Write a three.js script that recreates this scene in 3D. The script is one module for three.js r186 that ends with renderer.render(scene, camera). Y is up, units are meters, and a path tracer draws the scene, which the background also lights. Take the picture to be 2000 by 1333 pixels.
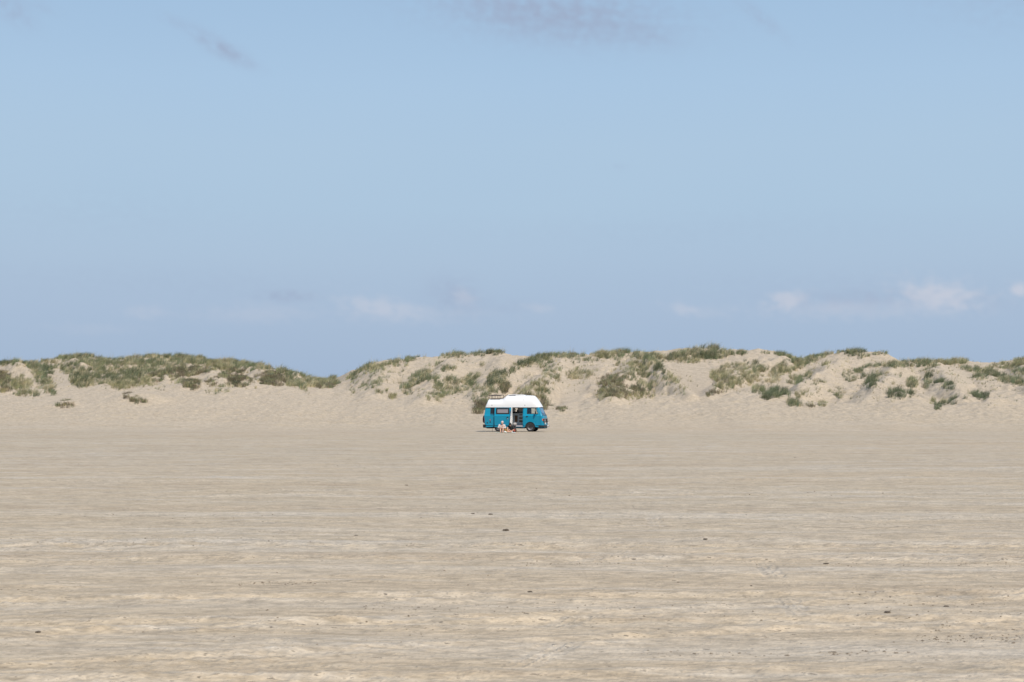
import * as THREE from 'three';
import { MarchingCubes } from 'three/addons/objects/MarchingCubes.js';
import { RoundedBoxGeometry } from 'three/addons/geometries/RoundedBoxGeometry.js';
import { mergeGeometries } from 'three/addons/utils/BufferGeometryUtils.js';

// ------------------------------------------------------------------ camera
const EYE = 1.71, TILT = 2.79 * Math.PI / 180;
const scene = new THREE.Scene();
const camera = new THREE.PerspectiveCamera(26.98, 1024 / 682, 0.1, 12000);
camera.position.set(0, EYE, 0);
camera.lookAt(0, EYE + Math.tan(TILT) * 100, -100);
camera.focus = 108; camera.userData.fStop = 5.6;
scene.add(camera);

const renderer = new THREE.WebGLRenderer({ antialias: true });
renderer.setSize(1024, 682);
renderer.toneMapping = THREE.LinearToneMapping;
renderer.toneMappingExposure = 1.0;
renderer.shadowMap.enabled = true;

// ------------------------------------------------------------------ noise and helpers
function rng(seed) { let s = seed >>> 0; return () => { s = (s + 0x6D2B79F5) >>> 0; let t = Math.imul(s ^ (s >>> 15), 1 | s); t = (t + Math.imul(t ^ (t >>> 7), 61 | t)) ^ t; return ((t ^ (t >>> 14)) >>> 0) / 4294967296; }; }
const PERM = new Uint8Array(512); const GX = new Float32Array(256), GY = new Float32Array(256);
{ const r = rng(11); const p = [...Array(256).keys()]; for (let i = 255; i > 0; i--) { const j = Math.floor(r() * (i + 1)); [p[i], p[j]] = [p[j], p[i]]; }
  for (let i = 0; i < 512; i++) PERM[i] = p[i & 255];
  for (let i = 0; i < 256; i++) { const a = r() * Math.PI * 2; GX[i] = Math.cos(a); GY[i] = Math.sin(a); } }
function noise(x, y) {
  const xf = Math.floor(x), yf = Math.floor(y), X = xf & 255, Y = yf & 255; x -= xf; y -= yf;
  const u = x * x * x * (x * (x * 6 - 15) + 10), v = y * y * y * (y * (y * 6 - 15) + 10);
  const a = PERM[PERM[X] + Y], b = PERM[PERM[X + 1] + Y], c = PERM[PERM[X] + Y + 1], d = PERM[PERM[X + 1] + Y + 1];
  const n0 = GX[a] * x + GY[a] * y, n1 = GX[b] * (x - 1) + GY[b] * y, n2 = GX[c] * x + GY[c] * (y - 1), n3 = GX[d] * (x - 1) + GY[d] * (y - 1);
  return 1.5 * (n0 + u * (n1 - n0) + v * (n2 - n0 + u * (n3 - n2 - n1 + n0)));
}
function fbm(x, y, o) { let s = 0, a = 0.5; for (let i = 0; i < o; i++) { s += a * noise(x, y); x = x * 2.03 + 17.3; y = y * 2.03 - 9.1; a *= 0.5; } return s; }
const clamp = (x, a = 0, b = 1) => Math.min(b, Math.max(a, x));
const sst = (a, b, x) => { const t = clamp((x - a) / (b - a)); return t * t * (3 - 2 * t); };
const lerp = (a, b, t) => a + (b - a) * t;
const lin = (c) => { c /= 255; return c <= 0.04045 ? c / 12.92 : Math.pow((c + 0.055) / 1.055, 2.4); };
const L3 = (r, g, b) => [lin(r), lin(g), lin(b)];
function table(pts) { return (x) => { if (x <= pts[0][0]) return pts[0][1]; for (let i = 1; i < pts.length; i++) if (x <= pts[i][0]) { const [a, b] = pts[i - 1], [c, d] = pts[i]; return b + (d - b) * (x - a) / (c - a); } return pts[pts.length - 1][1]; }; }
const taken = {};
function numbered(n) { taken[n] = (taken[n] ?? -1) + 1; return taken[n] ? `${n}_${String(taken[n]).padStart(3, '0')}` : n; }
function mat(r, g, b, rough = 0.8, extra = {}) { const m = new THREE.MeshStandardMaterial({ roughness: rough, side: THREE.DoubleSide, ...extra }); m.color.setRGB(r, g, b); return m; }
function tag(o, label, category, group, kind) { if (label) o.userData.label = label; if (category) o.userData.category = category; if (group) o.userData.group = group; if (kind) o.userData.kind = kind; return o; }
function thing(name, label, category, [x, y, z] = [0, 0, 0], turn = 0) { const o = new THREE.Group(); o.name = numbered(name); o.position.set(x, y, z); o.rotation.y = turn; scene.add(o); return tag(o, label, category); }
function clean(g) { g = g.index ? g.toNonIndexed() : g; for (const k of Object.keys(g.attributes)) if (!['position', 'normal', 'uv'].includes(k)) g.deleteAttribute(k); if (!g.attributes.uv) g.setAttribute('uv', new THREE.Float32BufferAttribute(new Float32Array(g.attributes.position.count * 2), 2)); if (!g.attributes.normal) g.computeVertexNormals(); return g; }
function part(name, geos, material, parent = scene) { const g = Array.isArray(geos) ? mergeGeometries(geos.map(clean)) : geos; const m = new THREE.Mesh(g, material); m.name = numbered(name); m.castShadow = m.receiveShadow = true; parent.add(m); return m; }
function rbox(x0, x1, y0, y1, z0, z1, r = 0.01) { const g = new RoundedBoxGeometry(x1 - x0, y1 - y0, z1 - z0, 2, Math.min(r, (x1 - x0) / 2.01, (y1 - y0) / 2.01, (z1 - z0) / 2.01)); g.translate((x0 + x1) / 2, (y0 + y1) / 2, (z0 + z1) / 2); return g; }
function tube(pts, r, seg = 16, rad = 7, closed = false) { return new THREE.TubeGeometry(new THREE.CatmullRomCurve3(pts.map(p => new THREE.Vector3(...p)), closed, 'catmullrom', 0.12), seg, r, rad, closed); }

// ------------------------------------------------------------------ sky and sun
const SUN = new THREE.Vector3(0.42, 1.0, 0.74).normalize();
{
  const W = 4096, H = 2048, data = new Float32Array(W * H * 4);
  const stops = [[-90, L3(176, 168, 156)], [-3, L3(168, 176, 190)], [-0.5, L3(159, 180, 206)], [2, L3(165, 185, 210)], [4, L3(169, 189, 213)], [6, L3(172, 194, 217)], [8, L3(173, 198, 221)], [10.5, L3(173, 199, 223)], [13, L3(170, 198, 225)], [16.5, L3(162, 192, 222)], [30, L3(120, 161, 208)], [55, L3(84, 131, 187)], [90, L3(66, 112, 172)]];
  const grad = (e) => { for (let i = 1; i < stops.length; i++) if (e <= stops[i][0]) { const t = (e - stops[i - 1][0]) / (stops[i][0] - stops[i - 1][0]); return stops[i - 1][1].map((c, k) => lerp(c, stops[i][1][k], t)); } return stops[stops.length - 1][1]; };
  const D = 180 / Math.PI, f = 2778;
  const dirOf = (px, py) => { const a = (px - 1000) / f, u = (666.5 - py) / f; return [Math.atan(a) * D, (Math.atan(u) + TILT) * D]; };
  // clouds: [px, py, half width, half height, slant, strength, light?]
  const clouds = [[1075, 22, 200, 46, 0.08, 0.85, 0], [1130, 45, 120, 30, 0.12, 0.6, 0], [960, 10, 80, 26, 0.4, 0.5, 0], [1270, 76, 45, 14, 0.25, 0.4, 0], [425, 108, 44, 14, 0.45, 0.9, 0], [450, 120, 34, 10, 0.4, 0.4, 0], [345, 66, 40, 10, 0.3, 0.25, 0], [8, 62, 34, 20, 0.5, 0.6, 0], [62, 48, 30, 12, 0.3, 0.28, 0], [1490, 45, 38, 13, 0.8, 0.5, 0], [1950, 30, 140, 60, 0.2, 0.25, 0], [560, 581, 44, 9, 0, 0.5, 0],
    [890, 580, 42, 32, 0.15, 0.42, 0], [905, 582, 24, 20, 0.2, 0.35, 1], [740, 602, 85, 20, 0.12, 0.42, 1], [800, 618, 170, 18, 0, 0.18, 1], [520, 615, 90, 22, 0, 0.14, 1], [1050, 603, 38, 9, 0.1, 0.26, 1], [1335, 606, 36, 12, 0.15, 0.34, 1], [1540, 592, 40, 21, -0.1, 0.65, 1], [1835, 588, 82, 28, 0.1, 0.75, 1], [1700, 612, 240, 22, 0, 0.22, 1], [1640, 605, 70, 14, 0, 0.2, 1], [1995, 582, 22, 15, 0, 0.7, 1], [1700, 590, 80, 17, 0, 0.3, 0], [1930, 600, 60, 18, 0, 0.22, 0], [280, 618, 40, 16, 0, 0.2, 1], [880, 575, 40, 26, 0.1, 0.35, 0], [560, 582, 40, 9, 0, 0.4, 0], [450, 622, 110, 16, 0, 0.1, 1], [1640, 592, 120, 16, 0, 0.3, 0], [1380, 612, 60, 12, 0, 0.14, 1], [1207, 328, 22, 6, 0, 0.16, 0], [990, 598, 60, 12, 0, 0.2, 0], [180, 650, 90, 12, 0, 0.1, 1], [300, 560, 320, 26, 0, 0.12, 0], [1650, 560, 330, 24, 0, 0.12, 0], [1300, 450, 420, 30, 0, 0.08, 0], [150, 430, 260, 40, 0, 0.1, 0]].map(c => [...dirOf(c[0], c[1]), c[2] / f * D, c[3] / f * D, c[4], c[5], c[6]]);
  const r = rng(77);   // the same kinds of cloud all round the horizon
  for (let i = 0; i < 150; i++) { const az = 24 + r() * 312; if (i % 3) clouds.push([az, 3 + r() * 2.2, 0.5 + r() * 1.3, 0.2 + r() * 0.35, (r() - 0.5) * 0.3, 0.2 + r() * 0.6, r() < 0.7 ? 1 : 0]); else clouds.push([az, 12 + r() * 28, 0.8 + r() * 3.2, 0.3 + r() * 0.7, r() * 0.6, 0.3 + r() * 0.45, 0]); }
  const dark = L3(158, 173, 199), light = L3(212, 212, 221);
  for (let y = 0; y < H; y++) {
    const e = (y + 0.5) / H * 180 - 90, base = grad(e);
    const near = clouds.filter(c => Math.abs(e - c[1]) < 3 * c[3] + Math.abs(c[4]) * c[2] * 2 + 0.5);
    if (e <= -2 || e >= 60) { for (let x = 0, i = y * W * 4; x < W; x++, i += 4) { data[i] = base[0]; data[i + 1] = base[1]; data[i + 2] = base[2]; data[i + 3] = 1; } continue; }
    for (let x = 0; x < W; x++) {
      let az = (x + 0.5) / W * 360 - 90; if (az > 180) az -= 360;   // azimuth, 0 = straight ahead, positive to the right
      let cr = base[0], cg = base[1], cb = base[2];
      if (e > -2 && e < 60) {
        const v = e < 30 ? 0.018 * fbm(az * 0.09 + 40, e * 0.22, 2) : 0; cr *= 1 + v; cg *= 1 + v * 0.7; cb *= 1 + v * 0.3;
        for (const c of near) {
          let dx = az - c[0]; if (dx > 180) dx -= 360; if (dx < -180) dx += 360;
          if (Math.abs(dx) > 2.6 * c[2]) continue;
          const dy = e - c[1] + c[4] * dx, q = (dx / c[2]) ** 2 + (dy / c[3]) ** 2;
          if (q > 5) continue;
          let n = fbm(az * 2.2 + c[0] * 3, e * 3.6 + dx * c[4] * 3, 5);
          let w = c[6] ? sst(0.05, 1.05, Math.exp(-q * 0.9) + n * 0.75 - (dy < 0 ? 0.12 : 0)) * Math.exp(-q * 0.35) : Math.exp(-q * 0.8) * clamp(0.62 + n * 1.3);
          w *= c[5]; const k = c[6] ? light : dark, s = c[6] ? 0.82 : 1.0;
          cr = lerp(cr, k[0], w * s); cg = lerp(cg, k[1], w * s); cb = lerp(cb, k[2], w * s);
        }
      }
      const i = (y * W + x) * 4; data[i] = cr; data[i + 1] = cg; data[i + 2] = cb; data[i + 3] = 1;
    }
  }
  const t = new THREE.DataTexture(data, W, H, THREE.RGBAFormat, THREE.FloatType);
  t.mapping = THREE.EquirectangularReflectionMapping; t.magFilter = t.minFilter = THREE.LinearFilter; t.wrapS = THREE.RepeatWrapping; t.needsUpdate = true;
  scene.background = t; scene.environment = t;
}
const sun = new THREE.DirectionalLight(0xfff3e2, 4.95);
sun.position.copy(SUN).multiplyScalar(300).add(new THREE.Vector3(0, 0, -110));
sun.target.position.set(0, 0, -110);
sun.castShadow = true; sun.shadow.radius = 1;
Object.assign(sun.shadow.camera, { left: -120, right: 120, top: 120, bottom: -120, near: 1, far: 700 }); sun.shadow.mapSize.set(4096, 4096);
scene.add(sun, sun.target);

// ------------------------------------------------------------------ terrain: flat beach, sand apron, dunes
const F = 2778;
const hAt = (py, d) => EYE + (802 - py) * d / F;          // height of the point at distance d seen at row py of the survey
const skyline = table([[-400, 700], [-150, 716], [0, 712], [20, 708], [50, 710], [90, 706], [135, 699], [165, 697], [225, 703], [260, 699], [295, 697], [340, 699], [390, 702], [410, 706], [450, 706], [500, 715], [525, 719], [550, 728], [580, 739], [610, 744], [640, 746], [656, 741], [670, 733], [690, 724], [720, 715.5], [750, 706.5], [800, 699.5], [840, 697], [870, 695.5], [920, 692.5], [950, 690.5], [980, 688], [1000, 693.5], [1050, 697], [1100, 694], [1150, 692], [1180, 689], [1225, 690], [1290, 690], [1325, 686], [1375, 684], [1410, 686], [1445, 685.5], [1480, 683.5], [1505, 685], [1545, 694], [1565, 701], [1600, 696], [1640, 689], [1690, 688.5], [1720, 688], [1735, 692], [1760, 706], [1800, 708], [1850, 707], [1895, 706], [1930, 708], [1975, 705], [2000, 703], [2200, 712], [2500, 695]]);
const footRow = table([[-400, 775], [0, 768], [100, 757], [150, 750], [240, 752], [350, 756], [450, 760], [560, 754], [650, 757], [690, 768], [760, 775], [850, 784], [940, 797], [1060, 797], [1110, 787], [1150, 780], [1230, 784], [1330, 773], [1385, 771], [1430, 772], [1480, 777], [1540, 788], [1620, 789], [1750, 780], [1830, 790], [1930, 786], [2000, 788], [2400, 780]]);
const footDist = table([[-400, 150], [0, 150], [150, 156], [300, 152], [450, 148], [560, 152], [650, 154], [720, 147], [850, 142], [950, 137], [1060, 137], [1130, 142], [1200, 140], [1350, 144], [1420, 142], [1540, 138], [1700, 140], [1830, 137], [2000, 138], [2400, 145]]);
const crestDist = table([[-400, 185], [0, 180], [150, 182], [450, 178], [560, 176], [650, 178], [720, 168], [850, 166], [1000, 168], [1200, 170], [1400, 172], [1600, 170], [1800, 168], [2000, 172], [2400, 180]]);
// spurs running from the crest towards the beach: [px, py, distance] per point, then side slope
const spurs = [
  [[-40, 722, 172], [25, 711, 168], [70, 738, 160], [104, 764, 152], 0.55], [[-60, 735, 165], [0, 735, 158], [20, 762, 150], 0.5],
  [[140, 705, 176], [190, 726, 168], [235, 747, 157], 0.5], [[300, 704, 176], [345, 726, 166], [372, 752, 152], 0.5], [[410, 712, 172], [420, 738, 158], [440, 757, 150], 0.5],
  [[470, 713, 172], [520, 727, 162], [545, 745, 154], 0.55], [[540, 722, 172], [600, 747, 160], 0.5],
  [[760, 712, 164], [745, 740, 155], [735, 766, 146], 0.42], [[880, 702, 163], [850, 742, 152], [830, 776, 141], 0.42], [[985, 696, 164], [955, 740, 150], [945, 788, 137], 0.5],
  [[1100, 700, 166], [1050, 742, 150], [1030, 772, 141], [1040, 793, 136], 0.5],
  [[1240, 697, 166], [1235, 716, 157], [1205, 750, 146], [1195, 776, 139], 0.5], [[1250, 698, 165], [1270, 708, 158], [1308, 736, 149], [1350, 769, 141], 0.72],
  [[1530, 697, 166], [1450, 722, 157], [1400, 752, 147], [1384, 769, 141], 0.5], [[1640, 704, 164], [1590, 735, 152], [1530, 778, 140], 0.45], [[1740, 706, 164], [1735, 735, 151], [1700, 770, 141], 0.42],
  [[1830, 709, 163], [1850, 740, 150], [1880, 772, 140], 0.45], [[1990, 712, 166], [2020, 745, 152], [2060, 782, 139], 0.45]].map(s => ({ slope: s[s.length - 1], p: s.slice(0, -1).map(([a, b, d]) => [(a - 1000) / F * d, d, hAt(b, d)]) }));
const smax = (a, b, k) => { const h = clamp(0.5 + 0.5 * (a - b) / k); return lerp(b, a, h) + k * h * (1 - h); };
// low mounds of sand held by single clumps: [px, py, distance, radius, height]
const mounds = [[132, 790, 140, 1.6, 0.5], [262, 781, 142, 2.6, 0.75], [310, 780, 142, 2.0, 0.3], [1330, 680, 172, 4, 0.3], [1098, 798, 134, 1.2, 0.25], [372, 756, 150, 1.6, 0.7], [412, 750, 152, 1.3, 0.6], [468, 747, 153, 1.8, 0.6], [1515, 776, 140, 1.8, 0.5], [1748, 772, 141, 1.7, 0.5], [1700, 752, 146, 1.2, 0.4], [1850, 760, 144, 1.6, 0.4]].map(([a, , d, r, h]) => [(a - 1000) / F * d, d, r, h]);
// bare slides of loose sand, smooth between the grown spurs: [px, py, half width, half height, slant]
const slides = [[1348, 738, 42, 40, -0.25], [1122, 762, 26, 34, 0.35], [122, 735, 20, 24, 0.2], [600, 752, 60, 10, 0], [1870, 735, 30, 22, -0.2]];
function duneHeight(x, d) {
  if (d < 112) return 0;
  const px = clamp(1000 + F * x / d, -400, 2400), far = sst(0.5, 0.9, Math.abs(x / d));
  const df = footDist(px), dc = crestDist(px), hf = hAt(footRow(px), df), hc = hAt(skyline(px), dc);
  const da = 118 + 5 * noise(x * 0.06, 3.3) + 3 * noise(x * 0.21, 9.1);
  let h;
  if (d < df) h = hf * Math.pow(clamp((d - da) / (df - da)), 1.45);
  else if (d < dc) { const t = (d - df) / (dc - df); h = lerp(hf, hc, Math.pow(t, 1.4)); }
  else { const t = clamp((d - dc) / 30); h = hc - (1.4 + 0.35 * Math.max(0, hc - 5)) * t * t * (3 - 2 * t); }
  if (d > 132 && d < 185) for (const s of spurs) {
    if (Math.abs(x - s.p[0][0]) > 22) continue;
    let best = -1e9;
    for (let i = 1; i < s.p.length; i++) { const [x0, d0, h0] = s.p[i - 1], [x1, d1, h1] = s.p[i]; const vx = x1 - x0, vd = d1 - d0, t = clamp(((x - x0) * vx + (d - d0) * vd) / (vx * vx + vd * vd)); const q = Math.hypot(x - x0 - vx * t, d - d0 - vd * t); const v = lerp(h0, h1, t) - s.slope * 1.15 * (Math.sqrt(q * q + 0.2) - 0.45); if (v > best) best = v; }
    h = smax(h, Math.min(best, hc + 5), 0.2);
  }
  for (const m of mounds) { const q = ((x - m[0]) ** 2 + (d - m[1]) ** 2) / (m[2] * m[2]); if (q < 6) h += m[3] * Math.exp(-q); }
  const on = sst(df - 6, df + 4, d), at = 1 - 0.75 * Math.exp(-(((d - dc) / 5) ** 2)), ap = sst(118, 132, d);
  let calm = 1; { const py = 802 - (h - EYE) * F / d; for (const c of slides) { const q = ((px - c[0] - c[4] * (c[1] - py)) / c[2]) ** 2 + ((py - c[1]) / c[3]) ** 2; if (q < 2) calm = Math.min(calm, 0.12 + 0.88 * sst(0.6, 1.5, q)); } }
  h += on * at * calm * (0.95 * fbm(x * 0.16 + 5, d * 0.13, 4) + 0.16 * fbm(x * 0.85, d * 0.7, 2) + 0.35 * Math.abs(noise(x * 0.42 + 2, d * 0.3)) - 0.1) + ap * (0.35 + 0.65 * calm) * (0.10 * fbm(x * 0.5, d * 0.4, 3) + 0.15 * fbm(x * 1.3, d * 1.1, 2) + 0.10 * fbm(x * 2.9 + 4, d * 2.2, 2));
  return h * (1 - far * 0.3);
}
// wheel ruts crossing the beach: distance, slope, wander, rut width, depth, gauge
const ruts = []; { const r = rng(5); for (let i = 0; i < 74; i++) { const d0 = 6.5 + Math.pow(r(), 1.6) * 106; ruts.push({ d0, s: (r() - 0.5) * (r() < 0.25 ? 0.5 : 0.12) + 0.02, a: r() * 0.9, l: 6 + r() * 20, ph: r() * 6.3, w: 0.09 + r() * 0.06, dep: 0.006 + r() * r() * 0.022, g: 1.35 + r() * 0.3, sd: r() * 99, x0: (r() - 0.5) * 60, len: 6 + r() * 60 }); } }
const churned = [[18.4, -5.6, 4.2, 1.1, 1.3], [11.6, 1.9, 2.4, 0.8, 1.0], [14.9, 3.2, 3.5, 0.7, 0.8], [22.5, 4, 9, 1.0, 0.8], [12.8, -1, 1.6, 0.6, 0.7], [25, -3, 6, 1.2, 0.5], [36, 5, 10, 2, 0.6], [43, -8, 9, 2, 0.6]];
// tread prints: centre x, d, direction, half width, half length
const prints = [[0.46, 11.65, 0.35, 0.12, 0.42], [2.45, 12.55, 0.06, 0.1, 0.6], [2.2, 22.2, 0.06, 0.1, 1.2], [0.22, 10.1, 0.35, 0.12, 0.5], [1.05, 16.8, 0.4, 0.11, 0.9], [2.75, 15.3, 0.08, 0.1, 0.7]];
let active = ruts;
const out = { h: 0, dry: 0, grey: 0 };
function beach(x, d) {
  let h = 0, dry = 0, grey = 0;
  const fall = 1 - sst(112, 125, d);
  h += 0.05 * fbm(x * 0.21, d * 0.16, 3) + 0.012 * fbm(x * 1.3 + 3, d * 1.6, 3);
  for (const t of active) {
    const dc = t.d0 + t.s * x + t.a * Math.sin(x / t.l + t.ph); let o = d - dc;
    if (o > 1.5 || o < -1.5) continue;
    const live = sst(1.15, 0.85, Math.abs(x - t.x0) / t.len); if (live <= 0) continue;
    o = Math.min(Math.abs(o - t.g / 2), Math.abs(o + t.g / 2));
    if (o > 0.6) continue;
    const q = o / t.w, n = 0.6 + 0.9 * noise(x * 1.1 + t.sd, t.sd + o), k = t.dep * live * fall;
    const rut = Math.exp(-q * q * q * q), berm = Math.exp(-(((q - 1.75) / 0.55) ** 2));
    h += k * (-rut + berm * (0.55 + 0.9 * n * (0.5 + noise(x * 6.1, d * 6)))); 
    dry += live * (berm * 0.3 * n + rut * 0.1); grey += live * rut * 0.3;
  }
  for (const c of churned) { const q = ((d - c[0] - 0.03 * x) / c[3]) ** 2 + ((x - c[1]) / c[2]) ** 2; if (q < 4) { const m = Math.exp(-q * 1.3) * c[4] * (0.55 + 0.8 * fbm(x * 0.8, d * 0.9, 2)); const b = fbm(x * 2.1 + 7, d * 3.2, 4); h += m * (0.012 + 0.06 * b); dry += m * (0.28 + b * 0.9); } }
  const field = sst(-0.05, 0.3, fbm(x * 0.11 + 31, d * 0.09, 3)), rough = d < 45 ? sst(0.0, 0.35, fbm(x * 0.3 + 61, d * 0.5, 3)) : 0;
  if (rough > 0) { const b = noise(x * 9, d * 7) + 0.6 * noise(x * 19 + 5, d * 13); h += rough * 0.0075 * b; dry += rough * 0.25 * b; }
  h += field * 0.012 * fbm(x * 2.6, d * 3.1, 3) * fall;
  for (const p of prints) {
    const cs = Math.cos(p[2]), sn = Math.sin(p[2]), a = (x - p[0]) * cs - (d - p[1]) * sn, b = (x - p[0]) * sn + (d - p[1]) * cs;
    if (Math.abs(a) > p[3] * 1.6 || Math.abs(b) > p[4] * 1.15) continue;
    const m = sst(p[3] * 1.35, p[3], Math.abs(a)) * sst(p[4] * 1.1, p[4] * 0.8, Math.abs(b));
    const bar = Math.sin((b + 0.6 * Math.abs(a)) * 2 * Math.PI / 0.075) , groove = Math.abs(Math.abs(a) - p[3] * 0.35) < 0.012 ? 1 : 0;
    h = lerp(h, h * 0.3 - 0.008 + 0.006 * bar + 0.006 * groove, m); dry = lerp(dry, 0.55, m * 0.8);
  }
  out.h = h * sst(5.02, 6, d) * (0.3 + 0.7 * fall); out.dry = dry; out.grey = grey; return out;
}
function ground(x, z) { const d = -z; if (d <= 5.02) return 0; return beach(x, d).h + duneHeight(x, d); }
{
  const us = []; const NU = 900, UM = 0.40;
  for (let i = 0; i <= NU; i++) us.push(-UM + 2 * UM * i / NU);
  let u = UM, st = 0.01; while (u < 420) { u += st; st *= 1.45; us.push(u); us.unshift(-u); }
  const ds = []; let d = 5; while (d < 118) { ds.push(d); d += Math.min(Math.max(d * d / (1422 * EYE) * 0.66, 0.012), 0.9); }
  while (d < 186) { ds.push(d); d += 0.27; } let q = 0.4; while (d < 5200) { ds.push(d); d += q; q *= 1.3; }
  const nu = us.length, nd = ds.length, N = nu * nd, pos = new Float32Array(N * 3), uv = new Float32Array(N * 2), col = new Float32Array(N * 3);
  const cBase = [0.502, 0.414, 0.292], cDry = [0.550, 0.490, 0.402], cGrey = [0.470, 0.402, 0.300], cPink = [0.512, 0.417, 0.297], cDarkRutShade = [0.400, 0.314, 0.218], cDune = [0.500, 0.428, 0.333];
  for (let j = 0; j < nd; j++) { active = ruts.filter(t => Math.abs(ds[j] - t.d0) < 0.45 * ds[j] * Math.abs(t.s) + t.a + 1.6); for (let i = 0; i < nu; i++) {
    const k = j * nu + i, dd = ds[j], x = us[i] * dd, b = dd > 5.02 && Math.abs(us[i]) < 3 ? beach(x, dd) : (out.h = out.dry = out.grey = 0, out);
    const y = b.h + (Math.abs(us[i]) < 3 ? duneHeight(x, dd) : 0);
    pos[k * 3] = x; pos[k * 3 + 1] = y; pos[k * 3 + 2] = -dd; uv[k * 2] = x; uv[k * 2 + 1] = dd;
    // damp, dry and compacted sand lie in patches and along the wheel ruts; thin dark streaks are rut-edge shade painted in
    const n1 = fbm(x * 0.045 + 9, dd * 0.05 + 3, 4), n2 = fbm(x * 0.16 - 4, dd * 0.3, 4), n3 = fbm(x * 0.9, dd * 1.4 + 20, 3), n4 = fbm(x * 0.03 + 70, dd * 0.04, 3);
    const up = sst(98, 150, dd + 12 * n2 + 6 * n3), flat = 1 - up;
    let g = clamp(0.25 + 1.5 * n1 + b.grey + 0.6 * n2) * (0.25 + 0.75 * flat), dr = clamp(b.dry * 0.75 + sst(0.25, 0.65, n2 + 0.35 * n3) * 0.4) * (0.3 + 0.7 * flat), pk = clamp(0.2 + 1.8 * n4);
    let darkRutShade = 0; dr *= clamp(0.75 + 0.9 * noise(x * 3.1 + 4, dd * 6));
    if (flat > 0.02) { const n5 = fbm(x * 0.16 + 2, dd * 3.8 + 0.3 * x, 3) , n6 = fbm(x * 0.35 + 8, dd * 9 + 0.4 * x, 3); const n9 = fbm(x * 0.013 + 77, dd * 0.62 + 0.012 * x, 4); const n7 = fbm(x * 0.055 + 12, dd * 0.9 + 0.05 * x, 3), n8 = fbm(x * 0.5 + 33, dd * 12 + 0.3 * x, 2); darkRutShade = (sst(0.06, 0.4, -n9) * 0.32 + sst(0.12, 0.5, -n5) * 0.25 + sst(0.1, 0.5, -n6) * 0.4 + sst(0.15, 0.45, n8) * 0.45 * clamp(0.5 + n2)) * flat; dr = clamp(dr + (sst(0.10, 0.4, n5) * 0.3 + sst(0.08, 0.42, n6) * 0.36 + sst(0.12, 0.4, n7) * 0.3 + sst(0.05, 0.38, n9) * 0.45) * flat); g = clamp(g + sst(0.05, 0.4, -n5) * 0.6 * flat); }  // darker lanes, plus thin lines painted as shadowed rut edges
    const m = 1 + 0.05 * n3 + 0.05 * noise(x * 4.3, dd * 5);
    for (let c = 0; c < 3; c++) { let v = lerp(cBase[c], cPink[c], pk * 0.8); v = lerp(v, cGrey[c], g * 0.65); v = lerp(v, cDarkRutShade[c], darkRutShade); v = lerp(v, cDune[c], up * 0.9); v = lerp(v, cDry[c], dr); col[k * 3 + c] = v * m; }
  } }
  active = ruts;
  const nor = new Float32Array(N * 3);
  for (let j = 0; j < nd; j++) for (let i = 0; i < nu; i++) {
    const k = j * nu + i, a = j * nu + Math.min(i + 1, nu - 1), b = j * nu + Math.max(i - 1, 0), c = Math.min(j + 1, nd - 1) * nu + i, e = Math.max(j - 1, 0) * nu + i;
    const ax = pos[a * 3] - pos[b * 3], ay = pos[a * 3 + 1] - pos[b * 3 + 1], cx = pos[c * 3] - pos[e * 3], cy = pos[c * 3 + 1] - pos[e * 3 + 1], cz = pos[c * 3 + 2] - pos[e * 3 + 2];
    // (row direction) x (column direction), upward
    let nx = -ay * -cz / 1, ny, nz; // ax along x only (az = 0)
    nx = ay * cz; ny = -ax * cz; nz = ax * cy - ay * cx; nx = nx; const s = ny < 0 ? -1 : 1; const l = Math.hypot(nx, ny, nz) || 1;
    nor[k * 3] = nx * s / l; nor[k * 3 + 1] = ny * s / l; nor[k * 3 + 2] = -(-nz) * s / l;
  }
  // sand grain and small lumps, tiled in metres
  const S = 2048, r = rng(3);
  const wrapNoise = (per, seed) => { const g = new Float32Array(per * per); const rr = rng(seed); for (let i = 0; i < g.length; i++) g[i] = rr() * 2 - 1; return (x, y) => { const fx = x * per, fy = y * per, xi = Math.floor(fx), yi = Math.floor(fy); let a = fx - xi, b = fy - yi; a = a * a * (3 - 2 * a); b = b * b * (3 - 2 * b); const X = xi % per, Y = yi % per, X1 = (X + 1) % per, Y1 = (Y + 1) % per; return lerp(lerp(g[Y * per + X], g[Y * per + X1], a), lerp(g[Y1 * per + X], g[Y1 * per + X1], a), b); }; };
  const oct = [[23, 1], [61, 2], [137, 3], [301, 4], [640, 5]].map(([p, s]) => wrapNoise(p, s * 91)), cd = new Uint8Array(S * S * 4), bd = new Uint8Array(S * S * 4);
  for (let y = 0; y < S; y++) for (let x = 0; x < S; x++) {
    const a = x / S, b = y / S, o = oct.map(f => f(a, b)), i = (y * S + x) * 4, w = r();
    const speck = o[2] * 0.5 + o[3] + o[4] * 0.6 > 1.12 ? 0.62 : (w < 0.004 ? 0.55 : 1);
    const v = clamp((0.90 + 0.05 * o[1] + 0.065 * o[2] + 0.075 * o[3] + 0.05 * o[4] + (w - 0.5) * 0.06) * speck);
    cd[i] = v * 255; cd[i + 1] = v * (speck < 1 ? 253 : 254); cd[i + 2] = v * 252; cd[i + 3] = 255;
    const lump = Math.pow(clamp(o[2] * 0.7 + o[3] * 0.5), 1.4);
    const hb = clamp(0.42 + 0.12 * o[0] + 0.14 * o[1] + 0.12 * o[2] + 0.10 * o[3] + 0.05 * o[4] + 0.25 * lump); bd[i] = bd[i + 1] = bd[i + 2] = hb * 255; bd[i + 3] = 255;
  }
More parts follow.
